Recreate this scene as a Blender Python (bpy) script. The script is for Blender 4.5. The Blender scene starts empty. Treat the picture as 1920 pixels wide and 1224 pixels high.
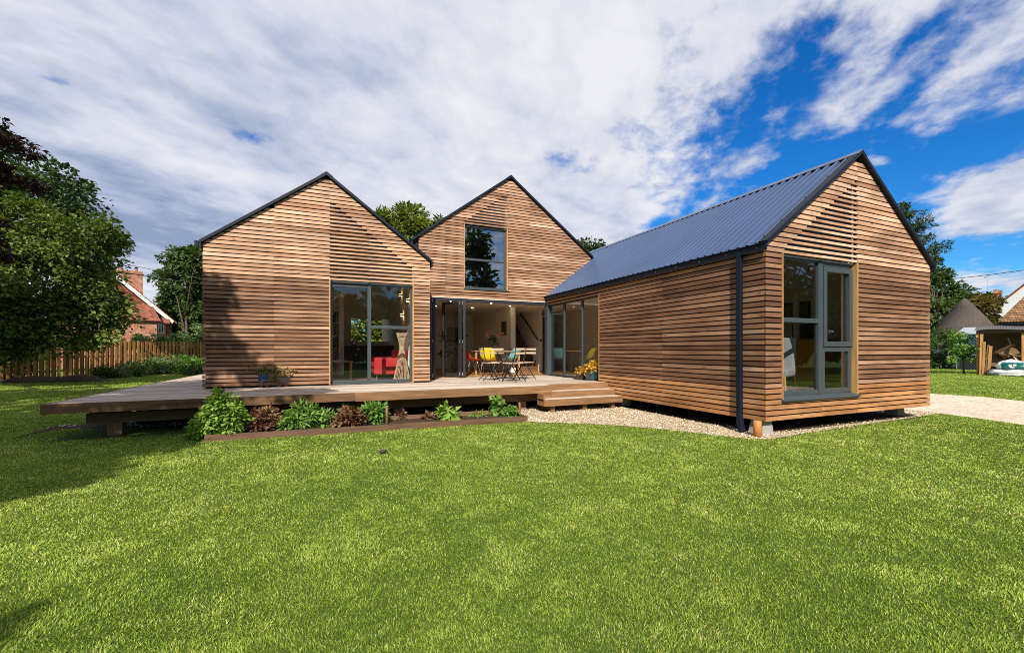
import bpy, math, random
import numpy as np
from mathutils import Vector, Matrix

SC = bpy.context.scene
COL = SC.collection
random.seed(7)
RNG = np.random.default_rng(11)

# ---------------------------------------------------------------- camera
F_PX, HOR, YAW, EYE = 798.5, 655.9, 0.406, 1.32      # calibrated on the 1920 px photograph
cam_d = bpy.data.cameras.new('camera')
cam = bpy.data.objects.new('camera', cam_d)
COL.objects.link(cam)
cam.location = (0, 0, EYE)
cam.rotation_euler = (math.radians(90), 0, -YAW)
cam_d.sensor_width = 36.0
cam_d.lens = F_PX / 1920 * 36
cam_d.shift_y = (HOR - 612) / 1920
cam_d.clip_start = 0.05
cam_d.clip_end = 3000
SC.camera = cam
CY, SY = math.cos(YAW), math.sin(YAW)

# ---------------------------------------------------------------- light
SUN_AZ, SUN_EL = math.radians(22), math.radians(40)   # azimuth left of the line behind the camera
SDIR = Vector((-math.sin(SUN_AZ) * math.cos(SUN_EL), -math.cos(SUN_AZ) * math.cos(SUN_EL), math.sin(SUN_EL)))
sd = bpy.data.lights.new('sun', 'SUN')
sd.energy = 5.0
sd.angle = math.radians(0.5)
sd.color = (1.0, 0.93, 0.82)
sun = bpy.data.objects.new('sun', sd)
COL.objects.link(sun)
sun.location = (-20, -40, 40)
sun.rotation_euler = (-SDIR).to_track_quat('-Z', 'Y').to_euler()
SC.view_settings.view_transform = 'Standard'
SC.view_settings.look = 'None'
SC.view_settings.exposure = 0.44
SC.view_settings.gamma = 1.0
SC.cycles.use_denoising = True
SC.cycles.filter_width = 0.95
SC.cycles.denoising_prefilter = 'NONE'
SC.cycles.max_bounces = 8
SC.cycles.transparent_max_bounces = 16
SC.cycles.sample_clamp_indirect = 4.0


# ---------------------------------------------------------------- node helpers
def nd(nt, typ, ins=None, **props):
    n = nt.nodes.new(typ)
    for k, v in props.items():
        setattr(n, k, v)
    for k, v in (ins or {}).items():
        s = n.inputs[k]
        if isinstance(v, bpy.types.NodeSocket):
            nt.links.new(v, s)
        elif hasattr(s.default_value, '__len__') and not isinstance(v, (tuple, list)):
            s.default_value = [v] * len(s.default_value)
        elif hasattr(s.default_value, '__len__') and len(s.default_value) == 4 and len(v) == 3:
            s.default_value = (*v, 1)
        else:
            s.default_value = v
    return n


def mth(nt, op, a, b=0.0, c=None):
    ins = {0: a, 1: b}
    if c is not None:
        ins[2] = c
    return nd(nt, 'ShaderNodeMath', ins, operation=op).outputs[0]


def mix(nt, fac, a, b, mode='MIX'):
    n = nt.nodes.new('ShaderNodeMix')
    n.data_type = 'RGBA'
    n.blend_type = mode
    for i, v in ((0, fac), (6, a), (7, b)):
        s = n.inputs[i]
        if isinstance(v, bpy.types.NodeSocket):
            nt.links.new(v, s)
        elif i == 0:
            s.default_value = v
        else:
            s.default_value = (*v, 1) if len(v) == 3 else v
    return n.outputs[2]


def ramp(nt, fac, stops, interp='LINEAR'):
    n = nt.nodes.new('ShaderNodeValToRGB')
    n.color_ramp.interpolation = interp
    el = n.color_ramp.elements
    while len(el) < len(stops):
        el.new(0.5)
    for e, (p, c) in zip(el, stops):
        e.position = p
        e.color = (*c, 1) if hasattr(c, '__len__') else (c, c, c, 1)
    nt.links.new(fac, n.inputs[0])
    return n.outputs[0]


def attr(nt, name):
    return nd(nt, 'ShaderNodeAttribute', attribute_name=name).outputs['Fac']


def noise(nt, vec, scale, detail=4, rough=0.55, dist=0.0, out=0):
    return nd(nt, 'ShaderNodeTexNoise', {'Vector': vec, 'Scale': scale, 'Detail': detail, 'Roughness': rough, 'Distortion': dist}).outputs[out]


def mapping(nt, vec, scale=(1, 1, 1), loc=(0, 0, 0), rot=(0, 0, 0)):
    return nd(nt, 'ShaderNodeMapping', {'Vector': vec, 'Scale': scale, 'Location': loc, 'Rotation': rot}).outputs[0]


def base_mat(name):
    m = bpy.data.materials.new(name)
    m.use_nodes = True
    nt = m.node_tree
    nt.nodes.clear()
    out = nt.nodes.new('ShaderNodeOutputMaterial')
    return m, nt, out


def principled(nt, out, color, rough=0.6, metal=0.0, bump=None, bump_s=0.3, bump_d=0.01, spec=0.5, coat=0.0):
    b = nt.nodes.new('ShaderNodeBsdfPrincipled')
    for k, v in (('Base Color', color), ('Roughness', rough), ('Metallic', metal), ('Specular IOR Level', spec), ('Coat Weight', coat)):
        if isinstance(v, bpy.types.NodeSocket):
            nt.links.new(v, b.inputs[k])
        elif k == 'Base Color':
            b.inputs[k].default_value = (*v, 1)
        else:
            b.inputs[k].default_value = v
    if bump is not None:
        bn = nd(nt, 'ShaderNodeBump', {'Strength': bump_s, 'Distance': bump_d, 'Height': bump})
        nt.links.new(bn.outputs[0], b.inputs['Normal'])
    if out is not None:
        nt.links.new(b.outputs[0], out.inputs[0])
    return b


MATS = {}


def plain(name, color, rough=0.6, metal=0.0, var=0.12, scale=6.0, bump=0.0, spec=0.5, coat=0.0):
    if name in MATS:
        return MATS[name]
    m, nt, out = base_mat(name)
    tc = nd(nt, 'ShaderNodeTexCoord').outputs['Object']
    n = noise(nt, tc, scale, 5, 0.6)
    lo = tuple(c * (1 - var) for c in color)
    hi = tuple(min(1, c * (1 + var)) for c in color)
    c = ramp(nt, n, [(0.3, lo), (0.7, hi)])
    principled(nt, out, c, rough, metal, n if bump else None, bump, 0.02, spec, coat)
    MATS[name] = m
    return m


# ---------------------------------------------------------------- sky
def build_world():
    w = bpy.data.worlds.new('World')
    SC.world = w
    w.use_nodes = True
    nt = w.node_tree
    nt.nodes.clear()
    out = nt.nodes.new('ShaderNodeOutputWorld')
    sky = nt.nodes.new('ShaderNodeTexSky')
    sky.sky_type = 'NISHITA'
    sky.sun_disc = False
    sky.sun_elevation = SUN_EL
    sky.sun_rotation = math.atan2(SDIR.x, SDIR.y)
    sky.air_density = 1.0
    sky.dust_density = 0.4
    sky.ozone_density = 2.5
    d = nd(nt, 'ShaderNodeTexCoord').outputs['Generated']
    sep = nd(nt, 'ShaderNodeSeparateXYZ', {0: d})
    LIFT = 0.14
    z = mth(nt, 'ADD', mth(nt, 'MAXIMUM', sep.outputs[2], 0.0), LIFT)
    px = mth(nt, 'DIVIDE', sep.outputs[0], z)
    py = mth(nt, 'DIVIDE', sep.outputs[1], z)
    P = nd(nt, 'ShaderNodeCombineXYZ', {0: px, 1: py}).outputs[0]      # point on a flat cloud deck

    def pc(u, v):
        l, e = (u - 960) / F_PX, (HOR - v) / F_PX
        q = Vector((l * CY + SY, -l * SY + CY, e)).normalized()
        return q.x / (max(q.z, 0) + LIFT), q.y / (max(q.z, 0) + LIFT)

    def blob(u, v, ru, rv, amount, slant=0.0):
        """soft patch of sky around the direction of (u, v); slant tilts it"""
        ca, sa = math.cos(slant), math.sin(slant)
        c0 = pc(u, v)
        e1 = pc(u + ru * ca, v + ru * sa)
        e2 = pc(u - rv * sa, v + rv * ca)
        a_, b_, c_, d_ = e1[0] - c0[0], e2[0] - c0[0], e1[1] - c0[1], e2[1] - c0[1]
        det = a_ * d_ - b_ * c_
        dx, dy = mth(nt, 'SUBTRACT', px, c0[0]), mth(nt, 'SUBTRACT', py, c0[1])
        q1 = mth(nt, 'ADD', mth(nt, 'MULTIPLY', dx, d_ / det), mth(nt, 'MULTIPLY', dy, -b_ / det))
        q2 = mth(nt, 'ADD', mth(nt, 'MULTIPLY', dx, -c_ / det), mth(nt, 'MULTIPLY', dy, a_ / det))
        ln = mth(nt, 'SQRT', mth(nt, 'ADD', mth(nt, 'MULTIPLY', q1, q1), mth(nt, 'MULTIPLY', q2, q2)))
        return nd(nt, 'ShaderNodeMapRange', {'Value': ln, 'From Min': 0.0, 'From Max': 1.5, 'To Min': amount, 'To Max': 0.0}, interpolation_type='SMOOTHSTEP').outputs[0]

    A = mapping(nt, P, (1.0, 1.0, 1), (0, 0, 0), (0, 0, math.radians(-43)))
    n1 = noise(nt, mapping(nt, A, (0.8, 1.25, 1)), 1.5, 5, 0.55, 0.3)
    n2 = noise(nt, mapping(nt, A, (1.05, 1.3, 1), (3.1, 1.7, 0)), 4.8, 8, 0.6, 0.2)
    n3 = noise(nt, mapping(nt, A, (1.05, 1.3, 1), (7.3, 2.7, 0)), 13.0, 5, 0.6, 0.2)
    tex = mth(nt, 'ADD', mth(nt, 'MULTIPLY', n1, 0.34), mth(nt, 'ADD', mth(nt, 'MULTIPLY', n2, 0.55), mth(nt, 'MULTIPLY', n3, 0.22)))
    cov = blob(300, 300, 900, 460, 0.30)
    adds = [blob(-900, 300, 900, 500, 0.3), blob(1170, 440, 230, 60, 0.12), blob(550, 480, 600, 90, 0.16), blob(850, 170, 380, 240, 0.13), blob(1100, 400, 180, 100, 0.16), blob(1820, 120, 330, 50, 0.09, -0.8), blob(1560, 60, 250, 70, -0.03, -0.5), blob(1450, 30, 120, 60, -0.08, -0.6), blob(1730, 60, 160, 22, -0.10, -0.8), blob(1690, 190, 120, 22, -0.12, -0.6),
            blob(1590, 205, 150, 50, 0.13, -0.25), blob(1890, 378, 210, 60, 0.34, -0.22), blob(1380, 70, 140, 50, 0.08, -0.7),
            blob(1395, 303, 70, 26, 0.20, -0.2), blob(1645, 303, 34, 13, 0.20), blob(1850, 530, 220, 26, 0.10), blob(1500, 345, 60, 12, 0.1, -0.4),
            blob(1480, 270, 330, 130, -0.13), blob(1830, 280, 240, 42, -0.22, -0.3), blob(1560, 350, 160, 60, -0.12), blob(1690, 420, 110, 60, -0.12),
            blob(1480, 120, 170, 70, -0.07, -0.4), blob(1240, 230, 260, 120, -0.035), blob(1900, 480, 260, 30, -0.16),
            blob(490, 262, 90, 22, -0.30, 0.22), blob(1065, 305, 85, 28, -0.22, 0.1), blob(95, 148, 60, 14, -0.36, 0.3), blob(330, 185, 40, 14, -0.28, 0.3),
            blob(880, 312, 50, 16, -0.26, 0.1), blob(840, 90, 40, 70, -0.10, 0.2), blob(1265, 395, 110, 35, -0.12), blob(1220, 420, 40, 12, -0.2, -0.2), blob(910, 10, 70, 16, -0.2)]
    for a in adds:
        cov = mth(nt, 'ADD', cov, a)
    dens = mth(nt, 'ADD', tex, cov)
    alpha = nd(nt, 'ShaderNodeMapRange', {'Value': dens, 'From Min': 0.46, 'From Max': 0.72}, interpolation_type='SMOOTHSTEP').outputs[0]
    s1 = noise(nt, mapping(nt, A, (0.6, 1.4, 1), (1.3, 4.4, 0)), 1.3, 5, 0.5, 0.5)
    shade = mth(nt, 'ADD', mth(nt, 'MULTIPLY', s1, 0.75), mth(nt, 'MULTIPLY', n2, 0.62))
    for b in (blob(290, 430, 260, 60, -0.30, 0.22), blob(40, 160, 160, 60, -0.16, 0.3), blob(420, 210, 230, 40, -0.12, 0.3), blob(1050, 170, 460, 300, 0.13), blob(470, 330, 300, 26, 0.10, 0.28), blob(1830, 170, 200, 120, -0.06), blob(560, 110, 240, 60, -0.08, 0.2)):
        shade = mth(nt, 'ADD', shade, b)
    K = 7.8      # background strength is 0.1
    ccol = ramp(nt, shade, [(0.40, (0.28 * K, 0.35 * K, 0.50 * K)), (0.56, (0.46 * K, 0.51 * K, 0.66 * K)), (0.74, (0.68 * K, 0.70 * K, 0.79 * K)), (0.92, (0.84 * K, 0.84 * K, 0.87 * K))])
    hs = nd(nt, 'ShaderNodeHueSaturation', {'Hue': 0.5, 'Saturation': 1.4, 'Value': 0.99, 'Color': sky.outputs[0]}).outputs[0]
    hs = mix(nt, 1.0, hs, (0.38, 0.84, 1.13), 'MULTIPLY')
    col = mix(nt, mth(nt, 'MULTIPLY', alpha, 0.96), hs, ccol)
    bg = nd(nt, 'ShaderNodeBackground', {'Color': col, 'Strength': 0.1})
    nt.links.new(bg.outputs[0], out.inputs[0])


build_world()


# ---------------------------------------------------------------- geometry helpers
def gp(u, v, z=0.0):
    """ground point seen at photograph pixel (u, v)"""
    d = (EYE - z) * F_PX / (v - HOR)
    l = (u - 960) / F_PX * d
    return (l * CY + d * SY, -l * SY + d * CY)


def at(u, v, d):
    l = (u - 960) / F_PX * d
    return Vector((l * CY + d * SY, -l * SY + d * CY, EYE + (HOR - v) / F_PX * d))


class MB:
    def __init__(s):
        s.v, s.f, s.mi, s.tone, s.zone, s.uv = [], [], [], [], [], []

    def face(s, idx, mi=0, tone=0.5, zone=0.0, g=None, off=0.0):
        s.f.append(tuple(idx))
        s.mi.append(mi)
        s.tone.append(tone)
        s.zone.append(zone)
        if g is None:
            g = Vector((1, 0, 0))
        o = Vector((g.y, g.z, g.x)) if abs(g.z) < 0.9 else Vector((1, 0.7, 0))
        o2 = g.cross(o)
        uvs = []
        for i in idx:
            p = s.v[i]
            uvs.append((p.dot(g) + off * 37.0, p.dot(o) + p.dot(o2) + off * 11.0))
        s.uv.append(uvs)

    def hexa(s, p, mi=0, tone=None, zone=0.0, g=None):
        """8 corners: 0-3 one end ring, 4-7 the other"""
        if tone is None:
            tone = random.random()
        n = len(s.v)
        s.v += [Vector(q) for q in p]
        off = random.random()
        for q in ((0, 3, 2, 1), (4, 5, 6, 7), (0, 1, 5, 4), (1, 2, 6, 5), (2, 3, 7, 6), (3, 0, 4, 7)):
            s.face([n + i for i in q], mi, tone, zone, g, off)

    def box(s, a, b, mi=0, tone=None, zone=0.0, g=None, M=None):
        x0, y0, z0 = a
        x1, y1, z1 = b
        p = [(x0, y0, z0), (x1, y0, z0), (x1, y1, z0), (x0, y1, z0), (x0, y0, z1), (x1, y0, z1), (x1, y1, z1), (x0, y1, z1)]
        if g is None:
            e = (x1 - x0, y1 - y0, z1 - z0)
            g = [Vector((1, 0, 0)), Vector((0, 1, 0)), Vector((0, 0, 1))][max(range(3), key=lambda i: e[i])]
        if M is not None:
            p = [M @ Vector(q) for q in p]
            g = (M.to_3x3() @ g).normalized()
        s.hexa(p, mi, tone, zone, g)

    def bar(s, a, b, w, h, mi=0, tone=None, up=(0, 0, 1), zone=0.0):
        """rectangular bar from a to b, w sideways, h along up"""
        a, b = Vector(a), Vector(b)
        d = (b - a).normalized()
        sd_ = d.cross(Vector(up))
        if sd_.length < 1e-4:
            sd_ = d.cross(Vector((1, 0, 0)))
        sd_.normalize()
        u = sd_.cross(d).normalized()
        p = [a + sd_ * (i * w / 2) + u * (j * h / 2) for i, j in ((-1, -1), (1, -1), (1, 1), (-1, 1))]
        p += [q + (b - a) for q in p]
        s.hexa(p, mi, tone, zone, d)

    def prism(s, poly, vec, mi=0, tone=None, zone=0.0, g=None):
        if tone is None:
            tone = random.random()
        n = len(s.v)
        k = len(poly)
        vec = Vector(vec)
        s.v += [Vector(q) for q in poly] + [Vector(q) + vec for q in poly]
        off = random.random()
        s.face(list(range(n, n + k))[::-1], mi, tone, zone, g, off)
        s.face(list(range(n + k, n + 2 * k)), mi, tone, zone, g, off)
        for i in range(k):
            j = (i + 1) % k
            s.face([n + i, n + j, n + k + j, n + k + i], mi, tone, zone, g, off)

    def tube(s, pts, rad, n=8, mi=0, tone=0.5, caps=True):
        pts = [Vector(p) for p in pts]
        if not hasattr(rad, '__len__'):
            rad = [rad] * len(pts)
        base = len(s.v)
        prev = None
        for i, p in enumerate(pts):
            d = (pts[min(i + 1, len(pts) - 1)] - pts[max(i - 1, 0)]).normalized()
            if prev is None:
                a = d.cross(Vector((0, 0, 1)))
                if a.length < 0.05:
                    a = d.cross(Vector((1, 0, 0)))
            else:
                a = prev - d * prev.dot(d)
            a.normalize()
            prev = a
            b = d.cross(a)
            for k in range(n):
                t = 2 * math.pi * k / n
                s.v.append(p + (a * math.cos(t) + b * math.sin(t)) * rad[i])
        for i in range(len(pts) - 1):
            g = (pts[i + 1] - pts[i]).normalized()
            for k in range(n):
                k2 = (k + 1) % n
                s.face([base + i * n + k, base + i * n + k2, base + (i + 1) * n + k2, base + (i + 1) * n + k], mi, tone, 0, g)
        if caps:
            s.face([base + k for k in range(n)][::-1], mi, tone)
            e = base + (len(pts) - 1) * n
            s.face([e + k for k in range(n)], mi, tone)

    def lathe(s, prof, c=(0, 0, 0), n=20, mi=0, tone=0.5, sx=1.0, sy=1.0):
        c = Vector(c)
        base = len(s.v)
        for r, z in prof:
            for k in range(n):
                t = 2 * math.pi * k / n
                s.v.append(c + Vector((r * math.cos(t) * sx, r * math.sin(t) * sy, z)))
        for i in range(len(prof) - 1):
            for k in range(n):
                k2 = (k + 1) % n
                s.face([base + i * n + k, base + i * n + k2, base + (i + 1) * n + k2, base + (i + 1) * n + k], mi, tone)
        if prof[0][0] > 1e-4:
            s.face([base + k for k in range(n)][::-1], mi, tone)
        if prof[-1][0] > 1e-4:
            e = base + (len(prof) - 1) * n
            s.face([e + k for k in range(n)], mi, tone)

    def grid(s, rows, mi=0, tone=0.5, closed=False):
        base = len(s.v)
        w = len(rows[0])
        for r in rows:
            s.v += [Vector(p) for p in r]
        for i in range(len(rows) - 1):
            for k in range(w - 1):
                s.face([base + i * w + k, base + i * w + k + 1, base + (i + 1) * w + k + 1, base + (i + 1) * w + k], mi, tone)

    def build(s, name, mats, parent=None, smooth=False, bevel=0.0, loc=None):
        me = bpy.data.meshes.new(name)
        me.from_pydata([tuple(v) for v in s.v], [], s.f)
        mats = mats if isinstance(mats, (list, tuple)) else [mats]
        for m in mats:
            me.materials.append(m)
        me.polygons.foreach_set('material_index', s.mi)
        for nm, data in (('tone', s.tone), ('zone', s.zone)):
            a = me.attributes.new(nm, 'FLOAT', 'FACE')
            a.data.foreach_set('value', data)
        uvl = me.uv_layers.new(name='UVMap')
        uvl.data.foreach_set('uv', [c for f in s.uv for q in f for c in q])
        if smooth:
            me.polygons.foreach_set('use_smooth', [True] * len(s.f))
        me.update()
        o = bpy.data.objects.new(name, me)
        COL.objects.link(o)
        if parent is not None:
            o.parent = parent
        if loc is not None:
            o.location = loc
        if bevel:
            b = o.modifiers.new('bevel', 'BEVEL')
            b.width = bevel
            b.segments = 2
            b.limit_method = 'ANGLE'
        return o


def build_each(mb, name, mats, parent=None, **k):
    """every connected piece of mb becomes an object of its own"""
    par = list(range(len(mb.v)))

    def find(i):
        while par[i] != i:
            par[i] = par[par[i]]
            i = par[i]
        return i
    for f in mb.f:
        for i in f[1:]:
            par[find(i)] = find(f[0])
    out = {}
    for j, f in enumerate(mb.f):
        out.setdefault(find(f[0]), []).append(j)
    res = []
    for js in out.values():
        m = MB()
        ids = sorted({i for j in js for i in mb.f[j]})
        mp = {i: n for n, i in enumerate(ids)}
        m.v = [mb.v[i] for i in ids]
        for j in js:
            m.f.append(tuple(mp[i] for i in mb.f[j]))
            m.mi.append(mb.mi[j])
            m.tone.append(mb.tone[j])
            m.zone.append(mb.zone[j])
            m.uv.append(mb.uv[j])
        res.append(m.build(name, mats, parent, **k))
    return res


def np_mesh(name, V, Fc, mat, parent=None, tone=None, zone=None, smooth=False):
    me = bpy.data.meshes.new(name)
    V = np.asarray(V, np.float32)
    Fc = np.asarray(Fc, np.int32)
    nf, k = Fc.shape
    me.vertices.add(len(V))
    me.vertices.foreach_set('co', V.ravel())
    me.loops.add(nf * k)
    me.loops.foreach_set('vertex_index', Fc.ravel())
    me.polygons.add(nf)
    me.polygons.foreach_set('loop_start', np.arange(0, nf * k, k, dtype=np.int32))
    try:
        me.polygons.foreach_set('loop_total', np.full(nf, k, np.int32))
    except Exception:
        pass
    for nm, a in (('tone', tone), ('zone', zone)):
        if a is not None:
            at_ = me.attributes.new(nm, 'FLOAT', 'FACE')
            at_.data.foreach_set('value', np.asarray(a, np.float32))
    me.materials.append(mat)
    if smooth:
        me.polygons.foreach_set('use_smooth', np.ones(nf, bool))
    me.update(calc_edges=True)
    o = bpy.data.objects.new(name, me)
    COL.objects.link(o)
    if parent is not None:
        o.parent = parent
    return o


def tag(o, label=None, cat=None, group=None, kind=None):
    for k, v in (('label', label), ('category', cat), ('group', group), ('kind', kind)):
        if v:
            o[k] = v
    return o


def thing(name, label, cat, loc=(0, 0, 0), rz=0.0, group=None):
    o = bpy.data.objects.new(name, None)
    o.empty_display_size = 0.2
    COL.objects.link(o)
    o.location = loc
    o.rotation_euler = (0, 0, rz)
    return tag(o, label, cat, group)


def copy_tree(o, parent=None, loc=None, rz=None, label=None):
    c = o.copy()
    COL.objects.link(c)
    if parent is not None:
        c.parent = parent
    if loc is not None:
        c.location = loc
    if rz is not None:
        c.rotation_euler = (0, 0, rz)
    if label:
        c['label'] = label
    for ch in list(o.children):
        copy_tree(ch, c)
    return c


def in_poly(x, y, poly):
    r = np.zeros(x.shape, bool)
    n = len(poly)
    for i in range(n):
        x0, y0 = poly[i]
        x1, y1 = poly[(i + 1) % n]
        c = ((y0 > y) != (y1 > y)) & (x < (x1 - x0) * (y - y0) / (y1 - y0 + 1e-12) + x0)
        r ^= c
    return r


def vnoise(x, y, s, seed=0):
    """smooth value noise in [0, 1]"""
    g = np.random.default_rng(seed).random((256, 256))
    X, Y = x / s + 1000.0, y / s + 1000.0
    i, j = np.floor(X).astype(int), np.floor(Y).astype(int)
    fx, fy = X - i, Y - j
    fx, fy = fx * fx * (3 - 2 * fx), fy * fy * (3 - 2 * fy)
    a = g[i % 256, j % 256]
    b = g[(i + 1) % 256, j % 256]
    c = g[i % 256, (j + 1) % 256]
    d = g[(i + 1) % 256, (j + 1) % 256]
    return (a * (1 - fx) + b * fx) * (1 - fy) + (c * (1 - fx) + d * fx) * fy


# ---------------------------------------------------------------- materials
def wood_clad():
    m, nt, out = base_mat('cladding_wood')
    uv = nd(nt, 'ShaderNodeUVMap', uv_map='UVMap').outputs[0]
    tone, zone = attr(nt, 'tone'), attr(nt, 'zone')
    blot = noise(nt, mapping(nt, nd(nt, 'ShaderNodeTexCoord').outputs['Object'], (0.7, 0.7, 2.2)), 1.3, 4, 0.6)
    tone = mth(nt, 'ADD', tone, mth(nt, 'MULTIPLY', mth(nt, 'SUBTRACT', blot, 0.5), 0.9))
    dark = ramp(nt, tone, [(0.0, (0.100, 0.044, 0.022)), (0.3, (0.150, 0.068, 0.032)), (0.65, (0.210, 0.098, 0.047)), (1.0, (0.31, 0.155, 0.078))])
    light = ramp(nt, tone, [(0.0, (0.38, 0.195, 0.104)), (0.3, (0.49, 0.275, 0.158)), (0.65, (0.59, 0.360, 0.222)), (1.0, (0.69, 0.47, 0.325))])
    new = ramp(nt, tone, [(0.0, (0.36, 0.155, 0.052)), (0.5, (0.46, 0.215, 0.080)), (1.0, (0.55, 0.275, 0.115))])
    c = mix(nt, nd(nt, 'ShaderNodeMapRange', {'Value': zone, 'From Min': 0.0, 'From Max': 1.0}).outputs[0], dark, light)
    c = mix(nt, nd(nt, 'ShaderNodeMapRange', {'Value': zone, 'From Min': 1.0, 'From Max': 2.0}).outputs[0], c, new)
    g1 = noise(nt, mapping(nt, uv, (1.6, 55, 1)), 1.0, 6, 0.65, 0.4)
    g2 = noise(nt, mapping(nt, uv, (0.7, 5, 1)), 1.0, 4, 0.6, 0.2)
    g3 = noise(nt, mapping(nt, uv, (9, 120, 1)), 1.0, 3, 0.6)
    c = mix(nt, 1.0, c, ramp(nt, g1, [(0.3, 0.62), (0.7, 1.3)]), 'MULTIPLY')
    c = mix(nt, 1.0, c, ramp(nt, g2, [(0.28, (0.62, 0.57, 0.54)), (0.5, (1.0, 1.0, 1.0)), (0.72, (1.28, 1.30, 1.34))]), 'MULTIPLY')
    st = noise(nt, mapping(nt, nd(nt, 'ShaderNodeTexCoord').outputs['Object'], (0.55, 0.55, 1.1), (3.3, 1.2, 0.4)), 1.4, 6, 0.62, 0.4)
    c = mix(nt, 1.0, c, ramp(nt, st, [(0.44, (1.08, 1.08, 1.08)), (0.66, (0.70, 0.66, 0.65))]), 'MULTIPLY')
    vor = nd(nt, 'ShaderNodeTexVoronoi', {'Vector': mapping(nt, uv, (3.2, 9.5, 1)), 'Scale': 1.0, 'Randomness': 1.0}, feature='F1')
    knot = nd(nt, 'ShaderNodeMapRange', {'Value': vor.outputs['Distance'], 'From Min': 0.05, 'From Max': 0.17, 'To Min': 1.0, 'To Max': 0.0}).outputs[0]
    sel = mth(nt, 'GREATER_THAN', nd(nt, 'ShaderNodeSeparateColor', {0: vor.outputs['Color']}).outputs[0], 0.62)
    c = mix(nt, mth(nt, 'MULTIPLY', mth(nt, 'MULTIPLY', knot, sel), 0.75), c, (0.085, 0.030, 0.016))
    bleach = noise(nt, mapping(nt, uv, (2.0, 14, 1), (4, 9, 0)), 1.0, 5, 0.7)
    c = mix(nt, nd(nt, 'ShaderNodeMapRange', {'Value': bleach, 'From Min': 0.62, 'From Max': 0.78, 'To Max': 0.45}).outputs[0], c, (0.56, 0.42, 0.32))
    h = mth(nt, 'ADD', mth(nt, 'MULTIPLY', g3, 0.6), g1)
    principled(nt, out, c, 0.62, 0, h, 0.45, 0.004, 0.35)
    return m


def wood(name, cols, rough=0.6, gs=(1.5, 40), var=0.3, bump=0.3):
    m, nt, out = base_mat(name)
    uv = nd(nt, 'ShaderNodeUVMap', uv_map='UVMap').outputs[0]
    c = ramp(nt, attr(nt, 'tone'), [(i / max(1, len(cols) - 1), k) for i, k in enumerate(cols)])
    g1 = noise(nt, mapping(nt, uv, (gs[0], gs[1], 1)), 1.0, 6, 0.65, 0.4)
    g2 = noise(nt, mapping(nt, uv, (0.8, 6, 1)), 1.0, 4, 0.6, 0.2)
    c = mix(nt, 1.0, c, ramp(nt, g1, [(0.3, 1 - var), (0.7, 1 + var * 0.7)]), 'MULTIPLY')
    c = mix(nt, 1.0, c, ramp(nt, g2, [(0.3, 1 - var * 0.6), (0.7, 1 + var * 0.4)]), 'MULTIPLY')
    principled(nt, out, c, rough, 0, g1, bump, 0.004, 0.3)
    return m


def leaf_mat(name, cols, trans=0.3, rough=0.5, sheen=0.3, tcol=None):
    m, nt, out = base_mat(name)
    c = ramp(nt, attr(nt, 'tone'), [(i / max(1, len(cols) - 1), k) for i, k in enumerate(cols)])
    b = principled(nt, None, c, rough, 0, None, spec=sheen)
    tc = mix(nt, 1.0, c, tcol or (1.25, 1.35, 0.6), 'MULTIPLY')
    t = nd(nt, 'ShaderNodeBsdfTranslucent', {'Color': tc})
    ms = nd(nt, 'ShaderNodeMixShader', {0: trans, 1: b.outputs[0], 2: t.outputs[0]})
    nt.links.new(ms.outputs[0], out.inputs[0])
    return m


def glass_mat(name, tint=(0.86, 0.9, 0.88), base=0.085):
    m, nt, out = base_mat(name)
    lw = nd(nt, 'ShaderNodeLayerWeight', {'Blend': 0.5}).outputs['Facing']
    f = mth(nt, 'ADD', mth(nt, 'MULTIPLY', mth(nt, 'POWER', lw, 4.0), 0.8), base)
    tr = nd(nt, 'ShaderNodeBsdfTransparent', {'Color': tint})
    gl = nd(nt, 'ShaderNodeBsdfGlossy', {'Color': (0.95, 0.97, 1.0), 'Roughness': 0.0})
    ms = nd(nt, 'ShaderNodeMixShader', {0: f, 1: tr.outputs[0], 2: gl.outputs[0]})
    nt.links.new(ms.outputs[0], out.inputs[0])
    return m


def emit_mat(name, col, s):
    m, nt, out = base_mat(name)
    e = nd(nt, 'ShaderNodeEmission', {'Color': col, 'Strength': s})
    nt.links.new(e.outputs[0], out.inputs[0])
    return m


def brick_mat(name, c1, c2, mortar, scale=1.0, bw=0.225, rh=0.075, ms=0.012, axis='XZ'):
    m, nt, out = base_mat(name)
    tc = nd(nt, 'ShaderNodeTexCoord').outputs['Object']
    s = nd(nt, 'ShaderNodeSeparateXYZ', {0: tc})
    v = nd(nt, 'ShaderNodeCombineXYZ', {0: mth(nt, 'ADD', s.outputs[0], s.outputs[1]), 1: s.outputs[2]}).outputs[0]
    b = nd(nt, 'ShaderNodeTexBrick', {'Vector': v, 'Scale': scale, 'Color1': c1, 'Color2': c2, 'Mortar': mortar, 'Brick Width': bw, 'Row Height': rh, 'Mortar Size': ms, 'Bias': 0.1})
    n = noise(nt, tc, 3.0, 5, 0.6)
    c = mix(nt, 1.0, b.outputs[0], ramp(nt, n, [(0.3, 0.6), (0.7, 1.3)]), 'MULTIPLY')
    principled(nt, out, c, 0.85, 0, b.outputs[1], -0.4, 0.02, 0.2)
    return m


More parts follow.
